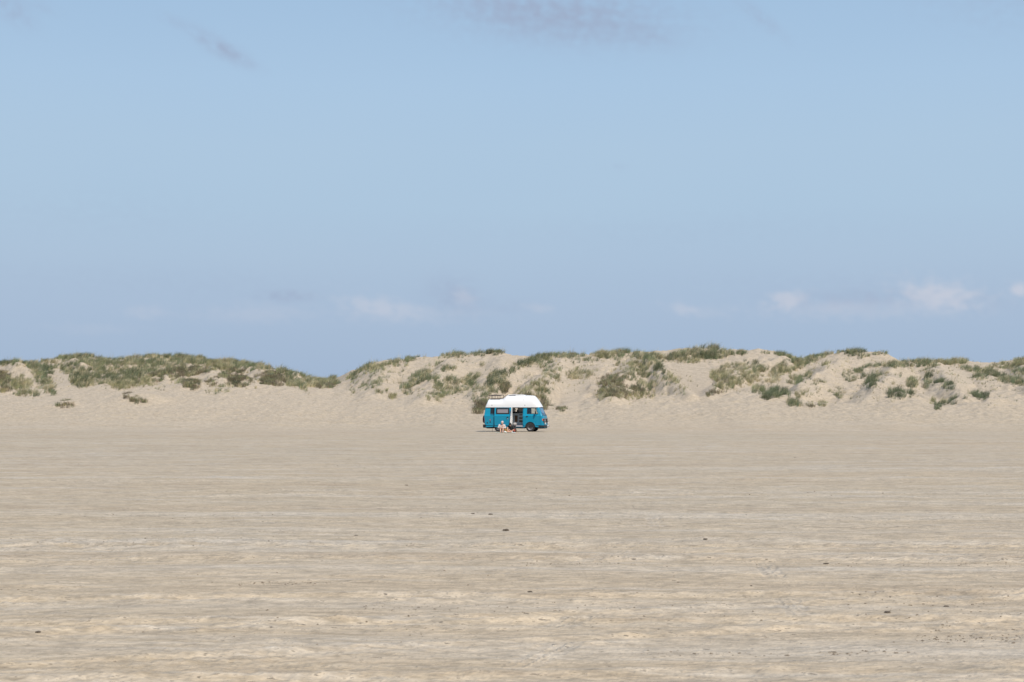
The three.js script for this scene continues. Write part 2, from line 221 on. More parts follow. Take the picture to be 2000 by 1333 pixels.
  const tex = (dta, rep, srgb) => { const t = new THREE.DataTexture(dta, S, S); t.wrapS = t.wrapT = THREE.RepeatWrapping; t.repeat.set(rep * (srgb ? 0.35 : 0.7), rep); t.magFilter = t.minFilter = THREE.LinearFilter; if (srgb) t.colorSpace = THREE.SRGBColorSpace; t.needsUpdate = true; return t; };
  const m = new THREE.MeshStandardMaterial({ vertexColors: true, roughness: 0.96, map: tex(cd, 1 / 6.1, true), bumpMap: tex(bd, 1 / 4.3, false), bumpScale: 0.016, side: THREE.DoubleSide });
  const cut = ds.findIndex(v => v > 121);
  const sheet = (j0, j1, i0, i1) => { const w = i1 - i0 + 1, hgt = j1 - j0 + 1, P = new Float32Array(w * hgt * 3), Nn = new Float32Array(w * hgt * 3), C = new Float32Array(w * hgt * 3), U = new Float32Array(w * hgt * 2), idx = new Uint32Array((w - 1) * (hgt - 1) * 6); let n = 0;
    for (let j = 0; j < hgt; j++) for (let i = 0; i < w; i++) { const k = (j + j0) * nu + i + i0, o = j * w + i; for (let c = 0; c < 3; c++) { P[o * 3 + c] = pos[k * 3 + c]; Nn[o * 3 + c] = nor[k * 3 + c]; C[o * 3 + c] = col[k * 3 + c]; } U[o * 2] = uv[k * 2]; U[o * 2 + 1] = uv[k * 2 + 1]; }
    for (let j = 0; j < hgt - 1; j++) for (let i = 0; i < w - 1; i++) { const a = j * w + i; idx[n++] = a; idx[n++] = a + 1; idx[n++] = a + w; idx[n++] = a + 1; idx[n++] = a + w + 1; idx[n++] = a + w; }
    const g = new THREE.BufferGeometry(); g.setAttribute('position', new THREE.BufferAttribute(P, 3)); g.setAttribute('normal', new THREE.BufferAttribute(Nn, 3)); g.setAttribute('color', new THREE.BufferAttribute(C, 3)); g.setAttribute('uv', new THREE.BufferAttribute(U, 2)); g.setIndex(new THREE.BufferAttribute(idx, 1)); return g; };
  const split = us.findIndex(v => v > (657 - 1000) / F);
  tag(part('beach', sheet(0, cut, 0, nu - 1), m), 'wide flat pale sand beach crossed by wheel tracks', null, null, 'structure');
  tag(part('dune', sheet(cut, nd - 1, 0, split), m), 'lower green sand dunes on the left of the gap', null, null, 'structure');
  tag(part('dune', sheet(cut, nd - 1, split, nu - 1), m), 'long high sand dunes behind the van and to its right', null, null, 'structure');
  const back = new THREE.PlaneGeometry(4200, 2000); back.rotateX(-Math.PI / 2); back.translate(0, 0, 995); { const p = back.attributes.position, cc = new Float32Array(p.count * 3), uu = back.attributes.uv; for (let i = 0; i < p.count; i++) { cc.set(cBase, i * 3); uu.setXY(i, p.getX(i), -p.getZ(i)); } back.setAttribute('color', new THREE.BufferAttribute(cc, 3)); }
  tag(part('beach', back, m), 'pale sand beach behind the viewer', null, null, 'structure');
}

// ------------------------------------------------------------------ marram grass
function project(x, y, z) { const c = Math.cos(TILT), s = Math.sin(TILT), dy = y - EYE, w = -z * c + dy * s; return [1000 + F * x / w, 666.5 - F * (dy * c + z * s) / w]; }
// how grass grows on the dunes as surveyed: [centre, centre, half width, half height, slant in degrees, density, kind]   kinds: 0 grey green, 1 olive, 2 brown, 3 pale straw, 4 dark green
const patches = [
  [150, 693, 45, 9, 0, 1, 0], [60, 709, 50, 6, 5, .8, 0], [0, 706, 22, 5, 0, .8, 4], [90, 703, 20, 6, 0, .6, 1], [180, 712, 65, 16, 0, .85, 0], [240, 713, 50, 13, 0, .55, 1], [330, 702, 85, 13, 0, .95, 0], [300, 720, 60, 14, 0, .65, 0], [230, 732, 62, 14, 0, .85, 4], [160, 738, 24, 13, 0, .95, 4], [200, 742, 40, 8, 0, .5, 0], [240, 746, 26, 10, 0, .9, 1], [285, 738, 42, 12, -15, .7, 1], [350, 719, 52, 7, -8, .95, 2], [300, 733, 20, 9, 0, .9, 2], [375, 724, 42, 7, -10, .85, 2], [430, 709, 38, 10, 0, .9, 1], [475, 712, 32, 8, 8, .95, 0], [462, 722, 36, 7, -15, .85, 2], [345, 740, 14, 6, 0, .6, 1], [425, 762, 24, 6, 0, .45, 0], [442, 752, 16, 9, 0, .4, 0], [395, 700, 20, 8, 0, 1, 0],
  [40, 745, 20, 15, 0, .8, 1], [62, 712, 15, 9, 0, .6, 0], [72, 726, 25, 9, 48, .85, 0], [86, 746, 26, 11, 48, .8, 0], [95, 760, 9, 5, 0, .7, 4], [45, 765, 18, 6, 0, .6, 1], [70, 767, 6, 4, 0, .8, 4], [5, 735, 12, 13, 0, .9, 2], [5, 755, 16, 8, 0, .8, 2], [30, 728, 14, 7, 0, .3, 0],
  [510, 712, 22, 5, 12, .9, 0], [560, 730, 48, 6, 38, .9, 0], [600, 737, 45, 6, 14, .95, 0], [608, 746, 18, 6, 0, .7, 1], [638, 742, 22, 5, 10, .9, 0], [645, 737, 9, 4, 0, 1, 4], [632, 750, 20, 5, 0, .7, 2], [560, 745, 20, 6, 20, .6, 1],
  [790, 701, 34, 3, -12, .9, 0], [705, 720, 32, 4, -28, .8, 0], [740, 712, 26, 4, -16, .7, 1], [895, 691, 34, 3.5, -4, .95, 0], [958, 687, 25, 4, -5, .95, 4], [845, 697, 20, 2, 0, .5, 0],
  [755, 714, 36, 12, -20, .5, 0], [728, 727, 22, 11, -20, .45, 0], [740, 742, 22, 10, -30, .45, 0], [692, 740, 16, 10, -30, .35, 0], [713, 748, 13, 9, -30, .55, 0], [683, 763, 12, 7, 0, .4, 1], [745, 761, 13, 6, 0, .55, 1], [790, 716, 10, 6, -40, .5, 0], [820, 733, 20, 11, -25, .75, 0], [845, 737, 15, 6, 0, .75, 0], [874, 718, 15, 5, 0, .8, 4], [850, 709, 20, 4, -20, .4, 0], [905, 702, 16, 4, 0, .3, 1], [800, 748, 18, 12, -35, .75, 0], [796, 761, 10, 8, 0, .8, 4], [880, 756, 32, 11, -25, .85, 0], [868, 746, 28, 8, -25, .75, 0], [915, 742, 24, 11, -45, .8, 0], [925, 729, 12, 9, 0, .55, 0], [840, 771, 11, 7, -40, .6, 1], [858, 774, 10, 7, 0, .7, 1], [940, 767, 24, 12, -35, .6, 0], [968, 742, 25, 17, -50, .85, 4], [984, 750, 10, 12, 0, .9, 2], [940, 709, 5, 4, 0, .6, 1], [930, 755, 12, 8, -40, .5, 0], [765, 728, 40, 14, -20, .12, 0], [835, 765, 30, 8, 0, .18, 1], [700, 765, 50, 6, 0, .1, 1], [900, 725, 60, 20, 0, .1, 1],
  [1040, 703, 46, 7, -16, .95, 4], [1005, 717, 15, 5, -30, .95, 4], [1062, 713, 9, 9, 0, .85, 0], [1080, 706, 14, 6, 0, .55, 0], [1100, 691, 38, 5, 0, .85, 0], [1140, 698, 36, 8, 0, .5, 0], [1180, 690, 24, 7, 0, .9, 1], [1215, 687, 14, 6, 0, 1, 0], [1255, 691, 32, 5, 0, .95, 0], [1132, 727, 32, 12, 0, .6, 1], [1080, 727, 22, 16, 0, .5, 0], [1140, 725, 30, 12, 0, .4, 3], [1090, 742, 12, 9, 0, .35, 3], [1205, 702, 7, 8, 0, .75, 0], [1240, 707, 30, 6, 0, .4, 3], [1160, 720, 20, 10, 0, .3, 1], [1090, 725, 60, 20, 0, .12, 3],
  [1040, 756, 27, 11, -30, .85, 1], [1062, 767, 13, 11, 0, .85, 0], [1035, 772, 18, 9, 0, .85, 2], [1062, 787, 8, 9, 0, .9, 2], [1020, 762, 16, 8, -20, .8, 1], [1050, 775, 18, 12, 0, .5, 1], [1075, 790, 8, 5, 0, .3, 2],
  [1285, 695, 48, 7, 0, .95, 0], [1340, 692, 30, 8, 0, 1, 0], [1378, 688, 36, 10, 0, 1, 4], [1412, 689, 14, 5, 0, .9, 0], [1345, 701, 26, 5, 0, .7, 1], [1440, 687, 20, 3, 0, .75, 0], [1490, 686, 14, 2, 0, .5, 0],
  [1250, 713, 26, 9, 0, .75, 1], [1200, 741, 28, 14, 0, .7, 2], [1183, 747, 13, 11, 0, .95, 2], [1220, 733, 15, 6, 0, .75, 2], [1215, 761, 46, 13, 0, .8, 2], [1225, 752, 60, 24, 8, .5, 1], [1255, 728, 40, 14, 20, .55, 0], [1195, 774, 30, 6, 0, .75, 1], [1240, 772, 22, 6, 0, .5, 1], [1262, 750, 27, 13, 0, .75, 0], [1295, 748, 14, 16, 0, .65, 0], [1262, 734, 25, 8, 0, .45, 3], [1312, 762, 20, 7, 0, .35, 1], [1285, 716, 16, 6, 42, .95, 4], [1275, 706, 20, 4, 40, .8, 0], [1310, 736, 22, 4, 38, .75, 1], [1332, 757, 12, 4, 48, .75, 1], [1230, 722, 40, 10, 0, .45, 1], [1270, 768, 10, 4, 0, .6, 2],
  [1405, 731, 18, 11, 0, .9, 1], [1430, 717, 32, 11, -10, .65, 3], [1422, 747, 32, 9, -20, .85, 1], [1396, 764, 17, 4, -18, 1, 2], [1415, 757, 20, 5, -18, .8, 1], [1452, 736, 36, 12, -15, .75, 1], [1490, 720, 22, 8, 0, .85, 0], [1480, 746, 20, 8, 0, .5, 3], [1480, 758, 12, 7, 0, .7, 0], [1498, 771, 11, 7, 0, .85, 4], [1455, 704, 8, 3, 0, .8, 4], [1475, 707, 5, 4, 0, .9, 4], [1455, 720, 40, 12, 0, .4, 1],
  [1530, 717, 46, 10, -15, .9, 1], [1550, 702, 30, 5, 0, .8, 0], [1510, 736, 16, 9, 0, .75, 3], [1600, 694, 46, 4, -22, .95, 0], [1570, 705, 42, 7, -25, .85, 0], [1530, 691, 20, 3, 15, .8, 0], [1665, 687, 28, 4, 0, 1, 4], [1680, 691, 20, 6, 0, .85, 0], [1715, 688, 18, 2.5, 0, .9, 0], [1552, 739, 15, 8, 0, .85, 0], [1578, 729, 5, 6, 0, .85, 0], [1600, 744, 14, 7, 0, .6, 1], [1605, 708, 20, 5, 0, .4, 1], [1562, 767, 26, 9, -45, .4, 1], [1590, 762, 22, 9, 0, .4, 1], [1545, 783, 8, 6, 0, 1, 4], [1558, 785, 5, 5, 0, 1, 4], [1572, 787, 4, 4, 0, 1, 4], [1605, 787, 9, 4, 0, .75, 1], [1584, 788, 4, 4, 0, .9, 2], [1640, 767, 12, 7, 0, .7, 0], [1620, 762, 24, 9, 0, .3, 0], [1650, 727, 15, 9, 0, .5, 0], [1660, 737, 15, 11, 0, .5, 0], [1685, 730, 5, 7, 0, .8, 4], [1715, 727, 15, 9, 0, .55, 0], [1690, 717, 26, 5, -15, .75, 0], [1750, 710, 44, 5, 0, .6, 0], [1790, 707, 32, 6, 0, .85, 0], [1820, 709, 16, 5, 0, .8, 0], [1755, 730, 22, 10, 0, .25, 0], [1745, 742, 10, 7, 0, .35, 0], [1712, 757, 10, 6, 0, .45, 1], [1780, 747, 9, 13, 20, .85, 0], [1778, 769, 5, 5, 0, .95, 4], [1812, 734, 7, 6, 0, 1, 4], [1810, 747, 7, 11, 20, .65, 0], [1815, 722, 20, 6, 0, .4, 1], [1855, 704, 32, 4, 0, .85, 1], [1876, 703, 14, 3, 0, .95, 1], [1900, 720, 30, 4, 15, .85, 0], [1940, 728, 40, 5, 16, .95, 4], [1980, 740, 30, 7, 10, .95, 0], [1915, 733, 15, 6, 0, .75, 0], [1970, 710, 42, 6, -6, .75, 1], [1995, 704, 20, 5, 0, .9, 1], [1990, 722, 16, 8, 0, .65, 0], [1820, 781, 4, 4, 0, .8, 1], [1855, 788, 5, 3, 0, .8, 2], [1842, 783, 5, 4, 0, .9, 0], [1620, 740, 120, 30, 0, .08, 0], [1780, 755, 100, 20, 0, .07, 1], [1250, 740, 90, 35, 0, .15, 1], [300, 735, 200, 20, 0, .1, 1], [1700, 735, 200, 40, 0, .14, 0], [850, 735, 150, 38, 0, .13, 0], [1100, 735, 90, 30, 0, .14, 3], [1450, 730, 60, 30, 0, .15, 3], [470, 752, 90, 10, 0, .12, 1], [60, 745, 60, 25, 0, .12, 0], [1930, 740, 80, 40, 0, .12, 0]];
// clumps that stand apart and can be pointed out one by one: the same entries and the words for each
const clumps = [
  [130, 786, 16, 6, 0, 1, 2, 'small brown grass clump alone on the bare sand, farthest left of the low ones', 0.62],
  [262, 776, 18, 7, 12, 1, 2, 'low brown clump with a green right end, alone on the sand below the left dunes', 0.75],
  [92, 724, 12, 12, 0, 1, 4, 'dark green bush on the left edge of the first sand hollow', 0.7],
  [371, 748, 17, 9, 0, 1, 2, 'round dark brown bush with a bare sand slope around it, below the brown bank', 0.8],
  [413, 743, 11, 7, 0, 1, 2, 'little dark brown bush right of the round one', 0.6],
  [466, 740, 21, 10, 0, .95, 2, 'brown bush below the right end of the left dunes, by the bare slope', 0.8],
  [530, 737, 24, 12, 0, .95, 2, 'olive brown bush on the last left dune before the gap', 0.8],
  [765, 771, 8, 5, 0, 1.8, 1, 'tiny olive tuft at the foot of the dune left of the van', 0.5],
  [943, 790, 17, 9, -40, 1, 2, 'brown leaning clump directly behind the rear end of the van', 0.9],
  [1097, 795, 8, 4, 0, .9, 2, 'small brown tuft on the sand right of the van windscreen', 0.55],
  [1517, 767, 19, 12, 0, 1, 4, 'large dark clump at the dune foot right of the sand slide', 0.8],
  [1701, 744, 9, 13, 15, 1, 4, 'tall dark green clump halfway up the right dune', 0.9],
  [1748, 766, 20, 9, 0, 1, 4, 'broad dark green clump low on the right dune, with a pointed top', 0.8],
  [1836, 744, 16, 6, 0, 1.5, 4, 'dark green clump curling over a sand bump on the right dune', 0.6],
  [1853, 753, 9, 9, 25, 1.5, 4, 'dark green tail of the curling clump, hanging down to its right', 0.6],
  [1868, 777, 22, 7, -18, 1, 4, 'long low dark green clump at the foot of the right dune', 0.6],
  [1911, 771, 18, 8, -10, 1, 4, 'bushy green clump at the right end of the lowest row', 0.7],
  [1832, 791, 7, 7, 0, 1.6, 4, 'tiny dark green clump lowest on the right dune foot', 0.5]];
{
  const r = rng(2024);
  const blades = (n, spread, hgt, wide, lean, seed) => {           // one tussock of bent blades
    const q = rng(seed), P = [], Nn = [];
    for (let i = 0; i < n; i++) {
      const a = q() * 6.283, s = Math.sqrt(q()) * spread, bx = Math.cos(a) * s, bz = Math.sin(a) * s, h = hgt * (0.55 + 0.6 * q()), out = (0.12 + 0.5 * q()) * h, dir = a + (q() - 0.5) * 1.2, w = wide * (0.7 + 0.6 * q());
      const dx = Math.cos(dir) * out + lean * h, dz = Math.sin(dir) * out, t = q() * 6.283, wx = Math.cos(t) * w, wz = Math.sin(t) * w;
      const mx = bx + dx * 0.32, my = h * 0.62, mz = bz + dz * 0.32, ex = bx + dx, ey = h * (0.98 - 0.25 * q()), ez = bz + dz;
      const tri = (a1, b1, c1) => { P.push(...a1, ...b1, ...c1); const ux = b1[0] - a1[0], uy = b1[1] - a1[1], uz = b1[2] - a1[2], vx = c1[0] - a1[0], vy = c1[1] - a1[1], vz = c1[2] - a1[2]; let n1 = [uy * vz - uz * vy, uz * vx - ux * vz, ux * vy - uy * vx]; const l = Math.hypot(...n1) || 1; n1 = n1.map(v => v / l); for (let k = 0; k < 3; k++) Nn.push(...n1); };
      const A = [bx - wx, -0.06, bz - wz], B = [bx + wx, -0.06, bz + wz], C = [mx - wx * 0.8, my, mz - wz * 0.8], E = [mx + wx * 0.8, my, mz + wz * 0.8], T = [ex, ey, ez];
      tri(A, B, E); tri(A, E, C); tri(C, E, T);
    }
    const g = new THREE.BufferGeometry(); g.setAttribute('position', new THREE.Float32BufferAttribute(P, 3)); g.setAttribute('normal', new THREE.Float32BufferAttribute(Nn, 3)); return g;
  };
  const kinds = [0, 1, 2].map(i => blades(22, 0.24, 0.80, 0.0095, 0.45, 50 + i)), shrub = [0, 1].map(i => blades(34, 0.34, 0.46, 0.011, 0.12, 80 + i)), seeds = blades(9, 0.25, 1.15, 0.009, 0.2, 90);
  const tones = [[0.146, 0.172, 0.088], [0.250, 0.240, 0.122], [0.160, 0.130, 0.085], [0.42, 0.37, 0.24], [0.104, 0.124, 0.064]];
  const leaf = () => new THREE.MeshStandardMaterial({ roughness: 0.75, side: THREE.DoubleSide });
  const inside = (e, px, py) => { const a = e[4] * Math.PI / 180, c = Math.cos(a), s = Math.sin(a), dx = px - e[0], dy = py - e[1], u = (dx * c + dy * s) / (e[2] * 1.12), v = (-dx * s + dy * c) / (e[3] * 1.12); return u * u + v * v; };
  const bins = new Map(), single = clumps.map(() => []), M = new THREE.Matrix4(), Q = new THREE.Quaternion(), E = new THREE.Euler();
  const put = (list, x, y, z, k, size) => { E.set((r() - 0.5) * 0.3, r() * 0.9 - 0.45, (r() - 0.5) * 0.3); Q.setFromEuler(E); M.compose(new THREE.Vector3(x, y, z), Q, new THREE.Vector3(size * (0.85 + r() * 0.3), size * (0.8 + r() * 0.4), size)); let t = tones[k]; const pale = noise(x * 0.75 + 7, z * 0.6); if (k < 2 && r() < 0.1 + 0.4 * sst(0.05, 0.5, pale)) t = tones[3]; else if (k === 2 && r() < 0.4) t = tones[r() < 0.5 ? 0 : 1]; const j = (0.7 + r() * 0.6) * (1 + 0.42 * noise(x * 1.05 + 50, z * 0.9)), w = (r() - 0.5) * 0.14; list.push([M.clone(), [t[0] * j * (1 + w), t[1] * j, t[2] * j * (1 - w)], k]); };
  const add = (side, g, x, y, z, k, size) => { const key = side + '|' + g; if (!bins.has(key)) bins.set(key, []); put(bins.get(key), x, y, z, k, size); };
  for (let i = 0; i < 250000; i++) {
    const u = (r() * 2 - 1) * 0.46, d = 128 + r() * 62; if (r() > d / 190) continue;
    const x = u * d, z = -d, y = ground(x, z), [px, py0] = project(x, y, z), py = py0 - 5; let best = 0, kind = 0, hit = -1;
    const dc = crestDist(clamp(px, -400, 2400));
    const brk = fbm(x * 0.55 + 3, d * 0.45, 3), fine = noise(x * 1.6, d * 1.4);
    if (d > dc + 2 || px < -30 || px > 2030) { best = 0.55 * sst(-0.25, 0.35, fbm(x * 0.09 + 8, d * 0.09, 3) + (d > dc ? 0.15 : 0)); if (d < footDist(clamp(px, -400, 2400)) + 3) best = 0; kind = r() < 0.6 ? 0 : (r() < 0.6 ? 1 : 4); if (best > 0) best *= d > dc ? 0.35 : 0.7; if (px > -30 && px < 2030) best *= py > skyline(px) + 5 ? 1 : 0.12; }
    else {
      for (const e of patches) { if (Math.abs(px - e[0]) > e[2] * 1.6 + 8) continue; const q = inside(e, px, py); if (q > 2.8) continue; const v = e[5] * 0.92 * sst(1.85, 0.05, q + 0.95 * brk + 0.75 * fine); if (v > best) { best = v; kind = e[6]; } }
      for (let c = 0; c < clumps.length; c++) { const e = clumps[c]; if (Math.abs(px - e[0]) > e[2] * 1.5) continue; const q = inside(e, px, py); if (q < 1.0 + 0.6 * fine + 0.9 * brk) { best = (e[6] === 2 ? 0.9 : 0.5) * e[5] * sst(1.6, 0.1, q + 0.5 * noise(x * 2.3, d * 2)); kind = e[6]; hit = c; } }
    }
    best *= best < 0.5 ? sst(-0.35, 0.45, brk + 0.6 * fine) * 1.3 : sst(-0.7, 0.25, fine + 0.9 * noise(x * 0.8 + 60, d * 0.7)); const sparse = hit < 0 && best < 0.22; const grow = (sparse ? 0.6 : 1) * (0.55 + 0.45 * best) * (1 + 0.3 * noise(x * 0.35 + 20, d * 0.35));
    if (sparse) best *= 2.2 * sst(-0.05, 0.35, noise(x * 0.5 + 90, d * 0.5));
    if (r() > best) continue;
    const jx = sparse ? 0.65 + r() * 0.43 : r(); const k = jx < 0.62 ? kind : (jx < 0.8 ? 1 : jx < 0.88 ? 0 : jx < 0.95 ? 4 : 3);
    if (hit >= 0) { put(single[hit], x, y, z, r() < 0.8 ? kind : k, clumps[hit][8] * (0.6 + r() * 0.8)); continue; }
    const left = u < (657 - 1000) / F ? 0 : 1;
    if (kind === 2 && r() < 0.7) add(left, 's' + Math.floor(r() * 2), x, y, z, k === 0 ? 2 : k, (0.7 + r() * 0.6) * grow);
    else { add(left, 'k' + Math.floor(r() * 3), x, y, z, k, (0.5 + r() * 0.65) * grow * (px > 1320 && px < 1425 && py < 697 ? 1.35 : 1)); if (r() < (px > 1320 && px < 1425 && py < 695 ? 0.35 : 0.035)) add(left, 'e', x, y, z, 3, 0.7 + r() * 0.4); }
  }
  const words = { k: ['marram_grass', 'wind-bent green marram grass covering the', 'grass'], s: ['brown_scrub', 'low dry brown scrub scattered over the', 'scrub'], e: ['grass_ears', 'pale seed stalks standing above the grass of the', 'seed stalks'] };
  let count = 0;
  const variants = { k: ['thick tussocks of the ', 'mixed tussocks of the ', 'thin tussocks of the '] };
  for (const side of [0, 1]) for (const t of ['k', 's', 'e']) {
    const keys = [...bins.keys()].filter(k => k.startsWith(side + '|' + t)); if (!keys.length) continue;
    const hold = new THREE.Group(); hold.name = numbered(words[t][0]); scene.add(hold);
    tag(hold, words[t][1] + (side ? ' long dunes behind and right of the van' : ' lower dunes left of the gap'), words[t][2], null, 'stuff');
    for (const key of keys) {
      const list = bins.get(key), g = t === 'e' ? seeds : t === 's' ? shrub[+key.slice(3)] : kinds[+key.slice(3)];
      const im = new THREE.InstancedMesh(g, leaf(), list.length); im.name = numbered('tussocks'); im.castShadow = im.receiveShadow = true; im.userData.kind = 'stuff'; const c = new THREE.Color();
      list.forEach(([m, t2], i) => { im.setMatrixAt(i, m); im.setColorAt(i, c.setRGB(...t2)); }); hold.add(im); count += list.length;
    }
  }
  clumps.forEach((e, c) => {
    const list = single[c]; if (!list.length) { console.log('empty clump', e[7]); return; }
    let mx = 0, mz = 0, my = 1e9; for (const [m] of list) { mx += m.elements[12] / list.length; mz += m.elements[14] / list.length; my = Math.min(my, m.elements[13]); }
    const t = thing('grass_clump', e[7], 'grass clump', [mx, my, mz]);
    const groups = { green_blades: [], dry_blades: [] };
    list.forEach(([m, col, k], i) => { const g = (e[6] === 2 ? shrub[i % 2] : kinds[i % 3]).clone().applyMatrix4(m).translate(-mx, -my, -mz); const n = g.attributes.position.count, cc = new Float32Array(n * 3); for (let q = 0; q < n; q++) cc.set(col, q * 3); g.setAttribute('color', new THREE.BufferAttribute(cc, 3)); groups[k === 2 || k === 3 ? 'dry_blades' : 'green_blades'].push(g); });
    for (const [n, gs] of Object.entries(groups)) if (gs.length) { const g = mergeGeometries(gs), m = leaf(); m.vertexColors = true; part(n, g, m, t).userData.kind = 'stuff'; }
    count += list.length;
  });
  console.log('tussocks', count, single.map(s => s.length).join(' '));
}

// ------------------------------------------------------------------ the camper van (its own X forward, Z to the near side)
const V = { x: 0.375, z: -114.35, turn: -0.21 }; V.y = (ground(1.6, -114) + ground(-0.9, -114) + ground(0.4, -113.4)) / 3 + 0.005;
{
  const van = thing('camper_van', 'blue high-roof camper van with white roof and open side door, parked before the dunes', 'van', [V.x, V.y, V.z], V.turn);
  const paint = new THREE.MeshPhysicalMaterial({ side: THREE.DoubleSide, specularIntensity: 0.5, clearcoat: 0.35, clearcoatRoughness: 0.05 }); 
  paint.color.setRGB(0.004, 0.228, 0.370);
  { // sun-bleached, slightly dusty paint
    const S = 256, d = new Uint8Array(S * S * 4), q = rng(8); for (let y = 0; y < S; y++) for (let x = 0; x < S; x++) { const v = 0.5 + 0.5 * fbm(x / 30, y / 30, 4) + (q() - 0.5) * 0.08, i = (y * S + x) * 4; d[i] = d[i + 1] = d[i + 2] = clamp(0.62 + 0.5 * v) * 255; d[i + 3] = 255; }
    const t = new THREE.DataTexture(d, S, S); t.wrapS = t.wrapT = THREE.RepeatWrapping; t.magFilter = THREE.LinearFilter; t.needsUpdate = true; paint.roughnessMap = t; paint.roughness = 0.4; }
  const white = mat(0.74, 0.75, 0.76, 0.4), black = mat(0.012, 0.012, 0.013, 0.55), rubber = mat(0.018, 0.018, 0.02, 0.85), steel = mat(0.42, 0.42, 0.43, 0.4, { metalness: 0.6 }), inside = mat(0.34, 0.32, 0.30, 0.8), grey = mat(0.32, 0.31, 0.33, 0.75), cabinet = mat(0.52, 0.58, 0.58, 0.6), wood = mat(0.15, 0.075, 0.03, 0.55), under = mat(0.02, 0.02, 0.022, 0.9), seatM = mat(0.05, 0.055, 0.06, 0.85), orange = mat(0.55, 0.10, 0.03, 0.3), red = mat(0.45, 0.02, 0.02, 0.3);
  const glass = new THREE.MeshPhysicalMaterial({ transmission: 1, roughness: 0.02, thickness: 0, ior: 1.5, side: THREE.DoubleSide }); glass.color.setRGB(0.82, 0.88, 0.88);
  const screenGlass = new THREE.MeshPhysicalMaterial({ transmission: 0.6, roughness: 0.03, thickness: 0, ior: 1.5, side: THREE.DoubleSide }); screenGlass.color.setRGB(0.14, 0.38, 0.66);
  const frosted = mat(0.22, 0.205, 0.22, 0.3), tinted = new THREE.MeshPhysicalMaterial({ roughness: 0.08, side: THREE.DoubleSide }); tinted.color.setRGB(0.015, 0.018, 0.02);
  const LH = 0.085, CR = 1.265, ROOF = 1.94, SILL = 0.34;
  const zs = (y) => y <= CR ? lerp(0.905, 0.99, (y - SILL) / (CR - SILL)) : y <= CR + LH ? lerp(0.99, 0.93, (y - CR) / LH) : lerp(0.93, 0.825, (y - CR - LH) / (ROOF - CR - LH));
  // a flat strip of the side between two creases, bent to the side's lean; s = +1 near side, -1 far side
  const poly = (pts) => { const s = new THREE.Shape(); pts.forEach(([x, y], i) => i ? s.lineTo(x, y) : s.moveTo(x, y)); return s; };
  const rectPath = (x0, x1, y0, y1, r = 0.04) => { const p = new THREE.Path(); p.moveTo(x0 + r, y0); p.lineTo(x1 - r, y0); p.quadraticCurveTo(x1, y0, x1, y0 + r); p.lineTo(x1, y1 - r); p.quadraticCurveTo(x1, y1, x1 - r, y1); p.lineTo(x0 + r, y1); p.quadraticCurveTo(x0, y1, x0, y1 - r); p.lineTo(x0, y0 + r); p.quadraticCurveTo(x0, y0, x0 + r, y0); return p; };
  const strip = (shape, s, proud = 0, deep = 0.035) => { const g = new THREE.ExtrudeGeometry(shape, { depth: deep, bevelEnabled: false, curveSegments: 10 }), p = g.attributes.position; for (let i = 0; i < p.count; i++) p.setZ(i, s * (zs(p.getY(i)) - deep + p.getZ(i) + proud)); g.computeVertexNormals(); return g; };
  const ledge = (x0, x1, s, proud = 0) => strip(poly([[x0, CR], [x1, CR], [x1, CR + LH], [x0, CR + LH]]), s, proud);
  const ridge = (x0, x1, s, proud = 0, y = 0.535) => { const g = rbox(x0, x1, y - 0.028, y + 0.028, 0, 0.055, 0.027), p = g.attributes.position; for (let i = 0; i < p.count; i++) p.setZ(i, s * (zs(y) - 0.012 + p.getZ(i) + proud)); return g; };
  const WB = 1.29, AR = 0.43, AY = 0.37;
  const archPts = (cx, from, to) => { const a = []; const a0 = Math.acos(clamp((from - cx) / AR, -1, 1)), a1 = Math.acos(clamp((to - cx) / AR, -1, 1)); for (let i = 0; i <= 14; i++) { const t = lerp(a0, a1, i / 14); a.push([cx + AR * Math.cos(t), Math.max(SILL, AY + AR * Math.sin(t))]); } return a; };
  const RX = -2.40, FX = 2.10;                       // rear edge, front edge of the sides
  const aPillar = (y) => y < 1.25 ? FX : lerp(FX, 1.80, (y - 1.25) / (ROOF - 1.25));
  const rearX = (y) => y < CR ? lerp(-2.36, -2.41, (y - SILL) / (CR - SILL)) : lerp(-2.41, -2.32, (y - CR) / (ROOF - CR));
  // --- fixed side panels
  const D0 = -0.20, D1 = 0.70;                       // the door opening
  const lowRear = poly([[rearX(SILL), SILL], ...archPts(-WB, -WB - AR, -WB + AR), [D0, SILL], [D0, CR], [rearX(CR), CR]]);
  const upRear = () => { const s = poly([[rearX(CR + LH), CR + LH], [D0, CR + LH], [D0, ROOF], [rearX(ROOF), ROOF]]); s.holes.push(rectPath(-1.95, -1.62, 1.42, 1.87)); return s; };
  const lowFar = poly([[rearX(SILL), SILL], ...archPts(-WB, -WB - AR, -WB + AR), ...archPts(WB, WB - AR, WB + AR), [FX, SILL], [FX, CR], [rearX(CR), CR]]);
  const upFar = poly([[rearX(CR + LH), CR + LH], [aPillar(CR + LH), CR + LH], [aPillar(ROOF), ROOF], [rearX(ROOF), ROOF]]); upFar.holes.push(rectPath(-1.5, -0.64, 1.42, 1.86), rectPath(-0.52, 0.42, 1.59, 1.87), (() => { const p = new THREE.Path(); p.moveTo(1.04, 1.42); p.lineTo(1.92, 1.42); p.lineTo(1.74, 1.87); p.lineTo(1.04, 1.87); p.closePath(); return p; })());
  const body = [];
  // near side behind the open door, with a hole where the sliding door's window lies
  { const s = upRear(); s.holes.push(rectPath(-1.45, -0.41, 1.42, 1.86)); body.push(strip(s, 1), strip(lowRear, 1), ledge(rearX(CR), D0, 1), ridge(-2.34, -1.73, 1), ridge(-0.85, D0, 1)); }
